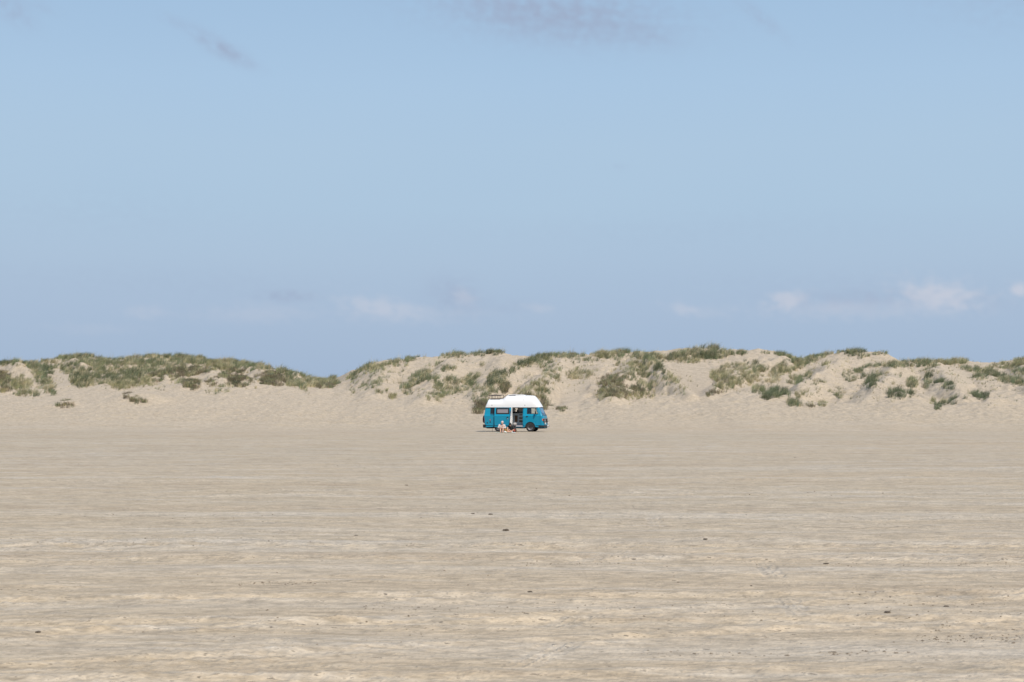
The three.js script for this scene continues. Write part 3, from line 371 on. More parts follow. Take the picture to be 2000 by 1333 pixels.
  body.push(strip(poly([[D1, SILL], [0.735, SILL], [0.735, CR], [D1, CR]]), 1), strip(poly([[D1, CR + LH], [0.735, CR + LH], [0.735, ROOF], [D1, ROOF]]), 1), ledge(D1, 0.735, 1), strip(poly([[D0, SILL], [D1, SILL], [D1, 0.42], [D0, 0.42]]), 1), strip(poly([[D0, 1.91], [D1, 1.91], [D1, ROOF], [D0, ROOF]]), 1));
  body.push(strip(lowFar, -1), strip(upFar, -1), ledge(rearX(CR), FX, -1), ridge(-0.85, 0.85, -1));
  // curved front and rear ends
  const end = (a0, a1, y0, y1, xs, xc, sgn, off = 0, na = 18, ny = 6, e = 0.42) => {
    const P = [], I = [], U = []; for (let j = 0; j <= ny; j++) for (let i = 0; i <= na; i++) { const y = lerp(y0, y1, j / ny), a = lerp(a0, a1, i / na) * Math.PI / 2, w = zs(y) - 0.004 + off, c = Math.pow(Math.abs(Math.cos(a)), e), s = Math.sign(a) * Math.pow(Math.abs(Math.sin(a)), e + 0.06); P.push(xs(y) + (xc(y) - xs(y) + sgn * off) * c, y, w * s); U.push(i / na, j / ny); }
    for (let j = 0; j < ny; j++) for (let i = 0; i < na; i++) { const k = j * (na + 1) + i; I.push(k, k + 1, k + na + 2, k, k + na + 2, k + na + 1); }
    const g = new THREE.BufferGeometry(); g.setAttribute('position', new THREE.Float32BufferAttribute(P, 3)); g.setAttribute('uv', new THREE.Float32BufferAttribute(U, 2)); g.setIndex(I); g.computeVertexNormals(); return g; };
  const noseX = (y) => y < 0.9 ? 2.43 : y < 1.22 ? lerp(2.43, 2.35, (y - 0.9) / 0.32) : lerp(2.35, 2.02, (y - 1.22) / (ROOF - 1.22));
  const tailX = (y) => rearX(y) - 0.09;
  body.push(end(-1, 1, SILL, 1.24, () => FX, noseX, 1, 0, 40, 10));
  body.push(end(-1, -0.62, 1.24, ROOF, aPillar, noseX, 1, 0, 10, 8), end(0.62, 1, 1.24, ROOF, aPillar, noseX, 1, 0, 10, 8), end(-0.62, 0.62, 1.24, 1.30, aPillar, noseX, 1, 0, 20, 2), end(-0.62, 0.62, 1.89, ROOF, aPillar, noseX, 1, 0, 20, 2));
  body.push(end(-1, 1, SILL, 1.40, rearX, tailX, -1, 0, 30, 6), end(-1, -0.5, 1.40, 1.86, rearX, tailX, -1, 0, 8, 4), end(0.5, 1, 1.40, 1.86, rearX, tailX, -1, 0, 8, 4), end(-1, 1, 1.86, ROOF, rearX, tailX, -1, 0, 30, 2));
  part('body', body, paint, van);
  part('windscreen', end(-0.62, 0.62, 1.295, 1.895, aPillar, noseX, 1, -0.006, 20, 8), screenGlass, van);
  part('windscreen_seal', [[-0.62, -0.595], [0.595, 0.62]].map(([a, b]) => end(a, b, 1.29, 1.90, aPillar, noseX, 1, 0.008, 2, 8)).concat([end(-0.62, 0.62, 1.285, 1.315, aPillar, noseX, 1, 0.008, 20, 1), end(-0.62, 0.62, 1.88, 1.905, aPillar, noseX, 1, 0.008, 20, 1)]), black, van);
  part('rear_window', end(-0.5, 0.5, 1.40, 1.86, rearX, tailX, -1, -0.006, 8, 4), tinted, van);
  // wipers, grille, lamps, plate, bumpers
  part('wiper', tube([[2.36, 1.30, 0.25], [2.28, 1.42, 0.62], [2.2, 1.52, 0.8]], 0.012, 8), black, van); part('wiper', tube([[2.36, 1.30, -0.35], [2.30, 1.44, 0.0], [2.26, 1.5, 0.15]], 0.012, 8), black, van);
  const gr = part('grille', end(-0.66, 0.66, 0.70, 1.04, () => FX, noseX, 1, 0.012, 24, 4), black, van);
  part('grille_bars', [0.77, 0.83, 0.89, 0.95].map(y => end(-0.45, 0.45, y, y + 0.018, () => FX, noseX, 1, 0.026, 20, 1)), rubber, gr);
  for (const y of [1.03, 0.69]) part('grille_trim', end(-0.66, 0.66, y, y + 0.02, () => FX, noseX, 1, 0.022, 24, 1), steel, gr);
  const disc = (x, y, z, r, h, axis, bev = 0.4) => { const g = new THREE.LatheGeometry([[0, h], [r * bev, h], [r * 0.9, h * 0.75], [r, h * 0.3], [r, 0], [0, 0]].map(p => new THREE.Vector2(...p)), 24); if (axis === 'x') g.rotateZ(-Math.PI / 2); if (axis === '-x') g.rotateZ(Math.PI / 2); if (axis === 'z') g.rotateX(Math.PI / 2); g.translate(x, y, z); return g; };
  for (const s of [1, -1]) { const h = part('headlight', disc(2.405, 0.85, s * 0.60, 0.115, 0.05, 'x'), mat(0.45, 0.46, 0.47, 0.1, { metalness: 0.4 }), van); part('headlight_ring', new THREE.TorusGeometry(0.12, 0.018, 8, 28).rotateY(Math.PI / 2).translate(2.43, 0.85, s * 0.60), steel, h);
    part('indicator', end(s > 0 ? 0.68 : -0.84, s > 0 ? 0.84 : -0.68, 0.86, 1.02, () => FX, noseX, 1, 0.014, 8, 3), orange, van); part('tail_light', end(s > 0 ? 0.72 : -0.95, s > 0 ? 0.95 : -0.72, 0.75, 1.15, rearX, tailX, -1, 0.014, 6, 3), red, van); }
  part('front_bumper', end(-1, 1, 0.37, 0.50, () => 1.98, () => 2.52, 1, 0.035, 36, 4, 0.36), rubber, van);
  part('bumper_underside', [end(-1, 1, 0.26, 0.36, () => 1.92, () => 2.40, 1, 0.0, 30, 2, 0.4), rbox(1.8, 2.3, 0.24, 0.30, -0.8, 0.8, 0.03)], under, van);
  part('number_plate', rbox(2.555, 2.57, 0.40, 0.51, -0.26, 0.26, 0.006), white, van);
  part('spotlight', disc(2.45, 0.66, 0.70, 0.075, 0.05, 'x'), mat(0.8, 0.8, 0.78, 0.15, { metalness: 0.3 }), van); part('spotlight', disc(2.46, 0.66, -0.5, 0.07, 0.05, 'x'), mat(0.8, 0.8, 0.78, 0.15, { metalness: 0.3 }), van);
  part('rear_bumper', [end(-1, 1, 0.40, 0.56, () => -2.30, () => -2.60, -1, 0.03, 30, 3, 0.36), rbox(-2.60, -2.35, 0.30, 0.42, -0.5, 0.75, 0.04)], rubber, van);
  part('exhaust', [tube([[-1.7, 0.36, 0.45], [-2.1, 0.33, 0.55], [-2.42, 0.31, 0.62]], 0.035), new THREE.CapsuleGeometry(0.09, 0.5, 6, 14).rotateZ(Math.PI / 2).translate(-2.05, 0.33, 0.5)], under, van);
  const sp = part('spare_wheel', disc(-2.50, 0.98, 0.18, 0.345, 0.20, '-x', 0.75), rubber, van); part('spare_wheel_bracket', rbox(-2.52, -2.44, 0.62, 1.3, 0.12, 0.24, 0.02), under, sp);
  // --- sliding door, pushed back along the side
  { const p = 0.10, x0 = -1.60, x1 = -0.21, d = [];
    const lo = poly([[x0, SILL + 0.02], [x1, SILL + 0.02], [x1, CR], [x0, CR]]); const arch = []; d.push(strip(lo, 1, p), ledge(x0, x1, 1, p), ridge(x0 + 0.02, x1 - 0.02, 1, p));
    const hi = poly([[x0, CR + LH], [x1, CR + LH], [x1, ROOF - 0.035], [x0, ROOF - 0.035]]); hi.holes.push(rectPath(-1.46, -0.40, 1.405, 1.865, 0.05)); d.push(strip(hi, 1, p));
    const dr = part('sliding_door', d, paint, van); part('door_shadow_strip', [rbox(-1.655, -1.602, 0.40, 1.90, 0.86, 1.0, 0.01)], black, dr);  // black strip added to paint in the shadow along the rear edge
    const fr = poly([[-1.475, 1.39], [-0.385, 1.39], [-0.385, 1.885], [-1.475, 1.885]]); fr.holes.push(rectPath(-1.375, -0.485, 1.485, 1.79, 0.04));
    part('window_frame', strip(fr, 1, p + 0.014, 0.05), black, dr); part('window_pane', strip(poly([[-1.40, 1.46], [-0.46, 1.46], [-0.46, 1.81], [-1.40, 1.81]]), 1, p - 0.004, 0.012), frosted, dr);
    part('handle', [rbox(-0.58, -0.44, 1.10, 1.17, 1.07, 1.125, 0.015)], black, dr); part('lock', disc(-0.53, 1.02, 1.07, 0.035, 0.03, 'z'), steel, dr); }
  part('door_rail', rbox(-1.95, -0.25, 1.32, 1.355, 0.955, 0.985, 0.008), under, van);
  // rear quarter window
  { const fr = poly([[-1.96, 1.41], [-1.60, 1.41], [-1.60, 1.88], [-1.96, 1.88]]); fr.holes.push(rectPath(-1.93, -1.64, 1.445, 1.85, 0.03)); const q = part('quarter_window', strip(fr, 1, 0.01, 0.03), black, van); part('pane', strip(poly([[-1.94, 1.43], [-1.63, 1.43], [-1.63, 1.86], [-1.94, 1.86]]), 1, -0.008, 0.01), tinted, q); }
  for (const [x, y] of [[-1.96, 0.76], [-2.20, 0.70]]) part('filler_cap', disc(x, y, zs(y) - 0.004, 0.055, 0.022, 'z'), black, van);
  part('side_marker', rbox(-1.99, -1.93, 0.88, 0.97, 0.955, 0.985, 0.01), red, van);
  // --- front door
  { const lo = poly([[0.745, SILL], ...archPts(WB, WB - AR, WB + AR), [FX - 0.012, SILL], [FX - 0.012, 1.25], [FX - 0.02, CR], [0.745, CR]]); const up = poly([[0.745, CR + LH], [aPillar(CR + LH) - 0.012, CR + LH], [aPillar(ROOF - .01) - 0.012, ROOF - .01], [0.745, ROOF - .01]]);
    const win = (o) => { const p = new THREE.Path(); p.moveTo(1.04 - o, 1.42 - o); p.lineTo(1.93 + o, 1.42 - o); p.lineTo(1.74 + o, 1.87 + o); p.lineTo(1.04 - o, 1.87 + o); p.closePath(); return p; }; up.holes.push(win(0));
    const door = part('front_door', [strip(lo, 1, 0.004), strip(up, 1, 0.004), ledge(0.745, 2.075, 1, 0.004), ridge(0.76, 0.84, 1, 0.004), ridge(1.74, 2.08, 1, 0.004)], paint, van);
    const fr = new THREE.Shape(win(0.012).getPoints()); fr.holes.push(win(-0.022)); part('window_seal', strip(fr, 1, 0.012, 0.03), black, door);
    part('side_window', strip(new THREE.Shape(win(-0.01).getPoints()), 1, -0.012, 0.006), glass, door); part('window_bar', rbox(1.70, 1.725, 1.42, 1.86, 0.89, 0.93, 0.008), black, door);
    part('handle', rbox(0.97, 1.13, 1.17, 1.235, 0.975, 1.02, 0.015), black, door);
    part('wing_mirror', [new RoundedBoxGeometry(0.09, 0.26, 0.17, 3, 0.035).translate(1.77, 1.50, 1.14), tube([[1.86, 1.36, 0.94], [1.82, 1.38, 1.05], [1.78, 1.44, 1.12]], 0.014)], black, door); part('shut_line', [rbox(0.735, 0.745, SILL + 0.02, ROOF - 0.02, 0.82, 0.87, 0.003)], under, door); }
  // wheel arch lips and inner arches
  for (const [cx, n] of [[WB, 1], [-WB, 1], [WB, -1], [-WB, -1]]) { const pts = []; for (let i = 0; i <= 16; i++) { const t = lerp(0.02, Math.PI - 0.02, i / 16); pts.push([cx + (AR - 0.005) * Math.cos(t), AY + (AR - 0.005) * Math.sin(t), n * (zs(0.6) + 0.005)]); } part('arch_lip', tube(pts, 0.018, 24, 6), paint, van); part('wheel_well', [new THREE.CylinderGeometry(AR - 0.012, AR - 0.012, 0.42, 24, 1, false, Math.PI / 2, Math.PI).rotateX(Math.PI / 2).rotateZ(0).translate(cx, AY, n * 0.70)].map(g => { const p = g.attributes.position; for (let i = 0; i < p.count; i++) if (p.getY(i) < AY) p.setY(i, AY); return g; }), under, van); }
  // --- wheels
  const tyreShape = [[0.20, -0.09], [0.27, -0.105], [0.325, -0.09], [0.343, -0.05], [0.343, 0.05], [0.325, 0.09], [0.27, 0.105], [0.20, 0.09]].map(p => new THREE.Vector2(...p));
  const tg = new THREE.LatheGeometry(tyreShape, 36).rotateX(Math.PI / 2);
  const rim = [[0, 0.02], [0.05, 0.05], [0.075, 0.05], [0.09, 0.02], [0.145, 0.03], [0.175, 0.075], [0.205, 0.092], [0.21, 0.07], [0.19, 0.0], [0, -0.01]].map(p => new THREE.Vector2(...p)), rg = new THREE.LatheGeometry(rim, 30).rotateX(Math.PI / 2);
  for (const [cx, s, st] of [[WB, 1, 0.03], [-WB, 1, 0], [WB, -1, 0.03], [-WB, -1, 0]]) { const w = new THREE.Group(); w.name = numbered('wheel'); w.position.set(cx, 0.335, s * 0.82); w.rotation.y = (s < 0 ? Math.PI : 0) + st; van.add(w); part('tyre', tg, rubber, w); part('rim', rg, mat(0.20, 0.20, 0.21, 0.5, { metalness: 0.3 }), w); const holes = []; for (let i = 0; i < 8; i++) { const a = i * Math.PI / 4; holes.push(disc(0.115 * Math.cos(a), 0.115 * Math.sin(a), 0.026, 0.022, 0.008, 'z')); } part('rim_holes', holes, black, w); part('hub_cap', disc(0, 0, 0.04, 0.055, 0.035, 'z'), mat(0.06, 0.06, 0.06, 0.4), w); }
  // --- high roof
  { const top = table([[-2.41, 1.95], [-2.36, 2.08], [-2.27, 2.35], [-2.19, 2.55], [-2.13, 2.60], [-1.05, 2.61], [-0.97, 2.65], [-0.76, 2.83], [-0.68, 2.885], [0.80, 2.90], [1.30, 2.875], [1.45, 2.845], [1.58, 2.72], [1.80, 2.40], [2.0, 2.08], [2.06, 1.95]]);
    const wid = table([[-2.41, 0.80], [-2.3, 0.87], [-2.1, 0.89], [1.5, 0.89], [1.8, 0.86], [1.95, 0.74], [2.06, 0.60]]); const xs = [-2.41, -2.39, -2.36, -2.31, -2.27, -2.23, -2.19, -2.16, -2.13, -2.0, -1.8, -1.5, -1.2, -1.05, -1.0, -0.97, -0.9, -0.83, -0.76, -0.72, -0.68, -0.4, 0, 0.4, 0.8, 1.05, 1.3, 1.38, 1.45, 1.51, 1.58, 1.69, 1.8, 1.9, 2.0, 2.03, 2.06], nb = 36, P = [], I = [];
    for (const x of xs) for (let j = 0; j <= nb; j++) { const b = j / nb * Math.PI, c = Math.cos(b), s = Math.sin(b), h = top(x) - 1.93, w = wid(x) * (1 + 0.012 * Math.exp(-(((h * Math.pow(s, 0.62)) - 0.2) ** 2) * 60)); P.push(x, 1.93 + h * Math.pow(s, 0.62), w * Math.sign(c) * Math.pow(Math.abs(c), 0.40) * (1 - 0.10 * Math.pow(s, 2) * (h / 0.95))); }
    for (let i = 0; i < xs.length - 1; i++) for (let j = 0; j < nb; j++) { const k = i * (nb + 1) + j; I.push(k, k + nb + 1, k + 1, k + 1, k + nb + 1, k + nb + 2); }
    const g = new THREE.BufferGeometry(); g.setAttribute('position', new THREE.Float32BufferAttribute(P, 3)); g.setIndex(I); g.computeVertexNormals();
    const roof = part('high_roof', g, white, van);
    part('roof_seam', [rbox(-2.36, 1.95, 1.925, 1.95, 0.868, 0.896, 0.01), rbox(-2.36, 1.95, 1.925, 1.95, -0.896, -0.868, 0.01)], mat(0.7, 0.7, 0.69, 0.5), roof);
    part('rain_gutter', rbox(-2.34, 1.88, 1.905, 1.926, 0.855, 0.885, 0.006), under, roof);
    part('moulded_line', [rbox(-0.2, 0.7, 2.355, 2.367, 0.835, 0.853, 0.004), rbox(0.735, 0.75, 2.36, 2.62, 0.80, 0.845, 0.004)], mat(0.5, 0.5, 0.5, 0.6), roof);
    for (const x of [-1.83, 0.86]) part('roof_vent', disc(x, 2.10, 0.887, 0.05, 0.02, 'z'), mat(0.45, 0.45, 0.45, 0.6), roof);
    const hatch = part('roof_hatch', [rbox(-0.62, 0.72, 2.87, 2.945, -0.52, 0.52, 0.03)], white, roof); part('hatch_rim', rbox(-0.3, 0.62, 2.945, 2.958, -0.45, 0.45, 0.005), mat(0.2, 0.2, 0.22, 0.5), hatch);
    part('solar_panel', rbox(-0.52, 0.03, 2.84, 2.885, 0.535, 0.575, 0.008), mat(0.012, 0.016, 0.03, 0.15), roof);
    const y0 = 2.87, rk = [tube([[-2.13, y0, 0.68], [-1.22, y0, 0.68]], 0.02, 4), tube([[-2.13, y0 + 0.06, -0.68], [-1.22, y0 + 0.06, -0.68]], 0.02, 4), tube([[-2.13, y0, 0.68], [-2.13, y0 + 0.06, -0.68]], 0.02, 4), tube([[-1.22, y0, 0.68], [-1.22, y0 + 0.06, -0.68]], 0.02, 4), tube([[-1.85, y0, 0.68], [-1.8, y0 + 0.12, -0.1], [-1.7, y0 + 0.06, -0.68]], 0.012, 6)];
    for (const [x, z] of [[-2.13, .68], [-1.93, .68], [-1.22, .68], [-2.13, -.68], [-1.22, -.68], [-1.7, -.68], [-1.8, -.1]]) rk.push(tube([[x, 2.60, z], [x, z < 0 ? y0 + 0.06 : y0, z]], 0.018, 3));
    rk.push(tube([[-1.22, 2.66, 0.68], [-0.98, 2.68, 0.66], [-0.83, 2.82, 0.62], [-0.7, 2.92, 0.56]], 0.018, 12)); part('roof_rack', rk, black, roof); part('rack_board', rbox(-2.02, -1.24, 2.605, 2.645, -0.6, 0.66, 0.012), black, roof);
    part('roof_rail', [tube([[0.72, 2.94, 0.4], [0.86, 2.93, 0.45], [0.93, 2.87, 0.5]], 0.014, 6)], black, roof); }
  // --- inside: floor, far lining, kitchen, seats
  part('van_floor', rbox(-2.3, 2.0, 0.42, 0.50, -0.86, 0.86, 0.01), grey, van); part('underbody', [rbox(-2.3, 2.1, 0.27, 0.415, -0.62, 0.62, 0.03), rbox(-0.5, 0.85, 0.25, 0.4, 0.62, 0.9, 0.02)], under, van);
  part('step', rbox(D0, D1, 0.385, 0.43, 0.80, 0.955, 0.012), grey, van);
  part('ceiling', rbox(-2.2, 1.7, 1.93, 1.955, -0.84, 0.84, 0.004), inside, van); part('partition', rbox(-1.55, -1.5, 0.5, 1.92, -0.80, 0.80, 0.01), inside, van); part('partition', rbox(-0.56, -0.50, 0.5, 1.9, -0.80, 0.80, 0.01), inside, van);
  { const k = part('kitchen_unit', [rbox(-0.46, 0.62, 0.5, 1.46, -0.84, -0.10, 0.01)], cabinet, van); part('worktop', rbox(-0.47, 0.64, 1.46, 1.56, -0.86, -0.06, 0.01), mat(0.015, 0.014, 0.014, 0.35), k); part('cupboard_door', rbox(-0.175, 0.055, 0.76, 1.28, -0.1, -0.08, 0.006), wood, k);
    for (const [y, h] of [[1.33, 0.03], [1.07, 0.055], [0.82, 0.07]]) { part('drawer', rbox(0.18, 0.47, y - h, y + h, -0.1, -0.08, 0.006), wood, k); } part('tap', tube([[-0.2, 1.56, -0.6], [-0.2, 1.76, -0.6], [-0.2, 1.8, -0.5], [-0.2, 1.72, -0.44]], 0.016), black, k); part('kettle', new THREE.CapsuleGeometry(0.07, 0.08, 6, 14).translate(-0.02, 1.65, -0.5), black, k);
    const cm = new THREE.MeshPhysicalMaterial({ transmission: 0.35, roughness: 1, thickness: 0, side: THREE.DoubleSide }); cm.color.setRGB(0.42, 0.36, 0.29); for (const [a, b] of [[-0.55, -0.30], [-0.1, 0.45]]) { const P = [], I = [], n = 40; for (let i = 0; i <= n; i++) { const x = lerp(a, b, i / n), z = -0.82 + 0.02 * Math.sin(x * 70); P.push(x, 1.57, z, x, 1.9, z); } for (let i = 0; i < n; i++) I.push(2 * i, 2 * i + 2, 2 * i + 1, 2 * i + 1, 2 * i + 2, 2 * i + 3); const g = new THREE.BufferGeometry(); g.setAttribute('position', new THREE.Float32BufferAttribute(P, 3)); g.setIndex(I); g.computeVertexNormals(); part('window_curtain', g, cm, k); } }
  { const s = (z) => [new RoundedBoxGeometry(0.5, 0.16, 0.5, 3, 0.05).translate(1.25, 0.88, z), new RoundedBoxGeometry(0.14, 0.78, 0.48, 3, 0.06).rotateZ(0.16).translate(1.0, 1.26, z), new RoundedBoxGeometry(0.09, 0.2, 0.26, 3, 0.04).rotateZ(0.12).translate(0.93, 1.72, z), rbox(1.05, 1.45, 0.5, 0.8, z - 0.2, z + 0.2, 0.03)]; part('seat', s(0.45), seatM, van); part('seat', s(-0.45), seatM, van); }
  part('dashboard', [rbox(1.85, 2.2, 0.95, 1.25, -0.82, 0.82, 0.05)], black, van); part('steering_wheel', [new THREE.TorusGeometry(0.21, 0.016, 8, 28).rotateY(Math.PI / 2).rotateZ(0.6).translate(1.72, 1.30, 0.42), tube([[1.72, 1.3, 0.42], [1.95, 1.12, 0.42]], 0.025, 4)], black, van);
  part('support_leg', [tube([[-1.83, 0.38, 0.80], [-1.83, 0.0, 0.80]], 0.014, 3), disc(-1.83, -0.025, 0.80, 0.06, 0.03, 'y')], black, van);
  // the curtain tied at the rear edge of the opening
  const place = (o) => { const c = Math.cos(V.turn), s = Math.sin(V.turn); return [V.x + o[0] * c + o[2] * s, V.y + o[1], V.z - o[0] * s + o[2] * c]; };
  { const P = [], I = [], n = 30, m = 14; for (let j = 0; j <= m; j++) for (let i = 0; i <= n; i++) { const t = j / m, y = lerp(1.40, 0, t), w = lerp(0.08, 0.17, sst(0.1, 0.7, t)) * (1 - 0.15 * sst(0.85, 1, t)); const a = i / n; P.push((a - 0.5) * w + lerp(0.02, -0.05, t), y, 0.03 * Math.sin(a * 16 + t * 1.5) + 0.015 * Math.sin(a * 31)); } for (let j = 0; j < m; j++) for (let i = 0; i < n; i++) { const k = j * (n + 1) + i; I.push(k, k + 1, k + n + 2, k, k + n + 2, k + n + 1); }
    const g = new THREE.BufferGeometry(); g.setAttribute('position', new THREE.Float32BufferAttribute(P, 3)); g.setIndex(I); g.computeVertexNormals();
    const c = part('curtain', g, mat(0.85, 0.85, 0.84, 0.9)); c.position.set(...place([-0.17, 0.52, 1.15])); c.rotation.y = V.turn; tag(c, 'narrow white curtain hanging at the rear edge of the open van door', 'curtain'); }
  { const g = new THREE.SphereGeometry(1, 22, 16), p = g.attributes.position; for (let i = 0; i < p.count; i++) { const x = p.getX(i), y = p.getY(i), z = p.getZ(i), k = 1 + 0.22 * fbm(x * 2.2 + 4, y * 2.2 + z * 2, 3); p.setXYZ(i, x * 0.17 * k, Math.max(-0.09, y * 0.12 * k), z * 0.15 * k); } g.computeVertexNormals(); const c = part('bundled_blanket', g, mat(0.36, 0.34, 0.33, 0.95)); c.position.set(...place([0.02, 0.60, 0.86])); tag(c, 'crumpled pale grey blanket on the van door sill', 'blanket'); }
}

// ------------------------------------------------------------------ people, towel and bags in front of the door
{
  const field = (bones, cell, k = 0.03, warp = null) => {            // bones [x,y,z,r, x,y,z,r] joined by a smooth minimum and meshed
    let lo = [1e9, 1e9, 1e9], hi = [-1e9, -1e9, -1e9]; for (const b of bones) for (const o of [0, 4]) for (let c = 0; c < 3; c++) { lo[c] = Math.min(lo[c], b[o + c] - b[o + 3]); hi[c] = Math.max(hi[c], b[o + c] + b[o + 3]); }
    const half = Math.max(hi[0] - lo[0], hi[1] - lo[1], hi[2] - lo[2]) / 2 + cell * 4, mid = lo.map((v, c) => (v + hi[c]) / 2), res = Math.ceil(half * 2 / cell);
    const mc = new MarchingCubes(res, new THREE.MeshStandardMaterial(), false, false, 200000); mc.isolation = 0; const hs = res / 2;
    for (let z = 0; z < res; z++) for (let y = 0; y < res; y++) for (let x = 0; x < res; x++) {
      const px = mid[0] + (x - hs) / hs * half, py = mid[1] + (y - hs) / hs * half, pz = mid[2] + (z - hs) / hs * half; let d = 1e3;
      for (const b of bones) { const vx = b[4] - b[0], vy = b[5] - b[1], vz = b[6] - b[2], l = vx * vx + vy * vy + vz * vz, t = l > 0 ? clamp(((px - b[0]) * vx + (py - b[1]) * vy + (pz - b[2]) * vz) / l) : 0; const q = Math.hypot(px - b[0] - vx * t, py - b[1] - vy * t, pz - b[2] - vz * t) - lerp(b[3], b[7], t); const kk = b[8] ?? k, h = clamp(0.5 + 0.5 * (d - q) / kk); d = lerp(d, q, h) - kk * h * (1 - h); }
      if (warp) d += warp(px, py, pz); mc.field[z * res * res + y * res + x] = -d;
    }
    mc.update(); const n = mc.count, P = new Float32Array(n * 3), N = new Float32Array(n * 3); for (let i = 0; i < n; i++) { for (let c = 0; c < 3; c++) { P[i * 3 + c] = mc.positionArray[i * 3 + c] * half + mid[c]; N[i * 3 + c] = mc.normalArray[i * 3 + c]; } }
    const g = new THREE.BufferGeometry(); g.setAttribute('position', new THREE.BufferAttribute(P, 3)); g.setAttribute('normal', new THREE.BufferAttribute(N, 3)); g.computeVertexNormals(); return g;
  };
  const mid = (a, b, t) => a.map((v, i) => lerp(v, b[i], t));
  // five fingers curling from a palm: wrist w, knuckle centre c, side vector s, curl direction q
  const hand = (w, c, s, q) => { const b = [[...w, 0.024, ...mid(w, c, 0.5), 0.03], [...mid(w, c, 0.5), 0.03, ...c, 0.03]], f = c.map((v, i) => v - w[i]), L = Math.hypot(...f); for (let i = 0; i < 4; i++) { const o = (i - 1.5) * 0.021, len = [0.032, 0.037, 0.035, 0.027][i], k = c.map((v, n) => v + s[n] * o), m = k.map((v, n) => v + f[n] / L * len + q[n] * 0.012), e = m.map((v, n) => v + f[n] / L * len * 0.35 + q[n] * len * 0.9); b.push([...k, 0.0105, ...m, 0.0095, 0.008], [...m, 0.0095, ...e, 0.0085, 0.006]); } const t0 = mid(w, c, 0.45).map((v, n) => v - s[n] * 0.028), t1 = t0.map((v, n) => v - s[n] * 0.025 + f[n] / L * 0.03), t2 = t1.map((v, n) => v + f[n] / L * 0.025 + q[n] * 0.02); b.push([...t0, 0.014, ...t1, 0.012, 0.01], [...t1, 0.012, ...t2, 0.0095, 0.006]); return b; };
  // head with brow, nose, lips, chin, ears; at h, looking along +z before turning
  const head = (h, pitch, yaw) => { const g = field([[0, 0.03, -0.015, 0.088, 0, 0.035, -0.03, 0.09], [0, -0.05, 0.03, 0.058, 0, 0.0, 0.02, 0.074], [0, -0.085, 0.052, 0.026, 0, -0.05, 0.05, 0.04], [0, 0.012, 0.088, 0.010, 0, -0.028, 0.108, 0.0145, 0.014], [-0.022, -0.055, 0.088, 0.008, 0.022, -0.055, 0.088, 0.008, 0.008], [-0.045, 0.022, 0.074, 0.011, 0.045, 0.022, 0.074, 0.011, 0.015], [-0.086, 0.01, -0.01, 0.011, -0.09, -0.03, -0.005, 0.010, 0.008], [0.086, 0.01, -0.01, 0.011, 0.09, -0.03, -0.005, 0.010, 0.008]], 0.006, 0.025); return g.rotateX(pitch).rotateY(yaw).translate(...h); };
  const eyes = (h, pitch, yaw, m, t) => { for (const s of [-1, 1]) part('eye', new THREE.SphereGeometry(0.0115, 10, 8).translate(s * 0.032, 0.002, 0.078).rotateX(pitch).rotateY(yaw).translate(...h), m, t); };
  const hairOf = (h, pitch, yaw, long) => { const b = [[0, 0.055, -0.03, 0.094, 0, 0.03, -0.055, 0.088], [-0.05, 0.065, 0.03, 0.05, 0.05, 0.065, 0.03, 0.05], [-0.075, 0.02, -0.03, 0.032, -0.072, -0.03, -0.05, 0.028], [0.075, 0.02, -0.03, 0.032, 0.072, -0.03, -0.05, 0.028]]; if (long) b.push([0, 0.02, -0.08, 0.07, 0, -0.16, -0.09, 0.06], [-0.07, 0, -0.03, 0.035, -0.07, -0.14, -0.02, 0.03], [0.07, 0, -0.03, 0.035, 0.07, -0.14, -0.02, 0.03]); return field(b, 0.008, 0.03, (x, y, z) => 0.004 * Math.sin(x * 130 + y * 40) * Math.sin(z * 90)).rotateX(pitch).rotateY(yaw).translate(...h); };
  const P1 = [(980.2 - 1000) / F * 108.3, 0, -108.6], gy = (x, z) => ground(x, z);
  { const y0 = gy(P1[0], P1[2]) + 0.012, t = thing('person', 'person in a pale long-sleeved top sitting with knees drawn up, hands clasped round bare shins', 'person', [P1[0], y0, P1[2]], 0);
    const hip = [0, 0.13, -0.26], chest = [0, 0.48, -0.18], neck = [0.01, 0.615, -0.10], hd = [0.035, 0.745, -0.03], kn = [[-0.125, 0.50, 0.10], [0.10, 0.49, 0.11]], an = [[-0.095, 0.075, 0.30], [0.075, 0.075, 0.31]], toe = [[-0.10, 0.03, 0.46], [0.085, 0.03, 0.47]], sh = [[-0.185, 0.565, -0.17], [0.185, 0.56, -0.16]], el = [[-0.265, 0.37, 0.0], [0.265, 0.37, 0.01]], wr = [[-0.07, 0.40, 0.22], [0.085, 0.385, 0.23]];
    const torso = [[...hip, 0.155, ...mid(hip, chest, 0.5), 0.13], [...mid(hip, chest, 0.5), 0.13, ...chest, 0.135], [...sh[0], 0.062, ...sh[1], 0.062], [...chest, 0.12, ...neck, 0.055]], arms = []; for (const i of [0, 1]) arms.push([...sh[i], 0.055, ...el[i], 0.043], [...el[i], 0.043, ...wr[i], 0.028]);
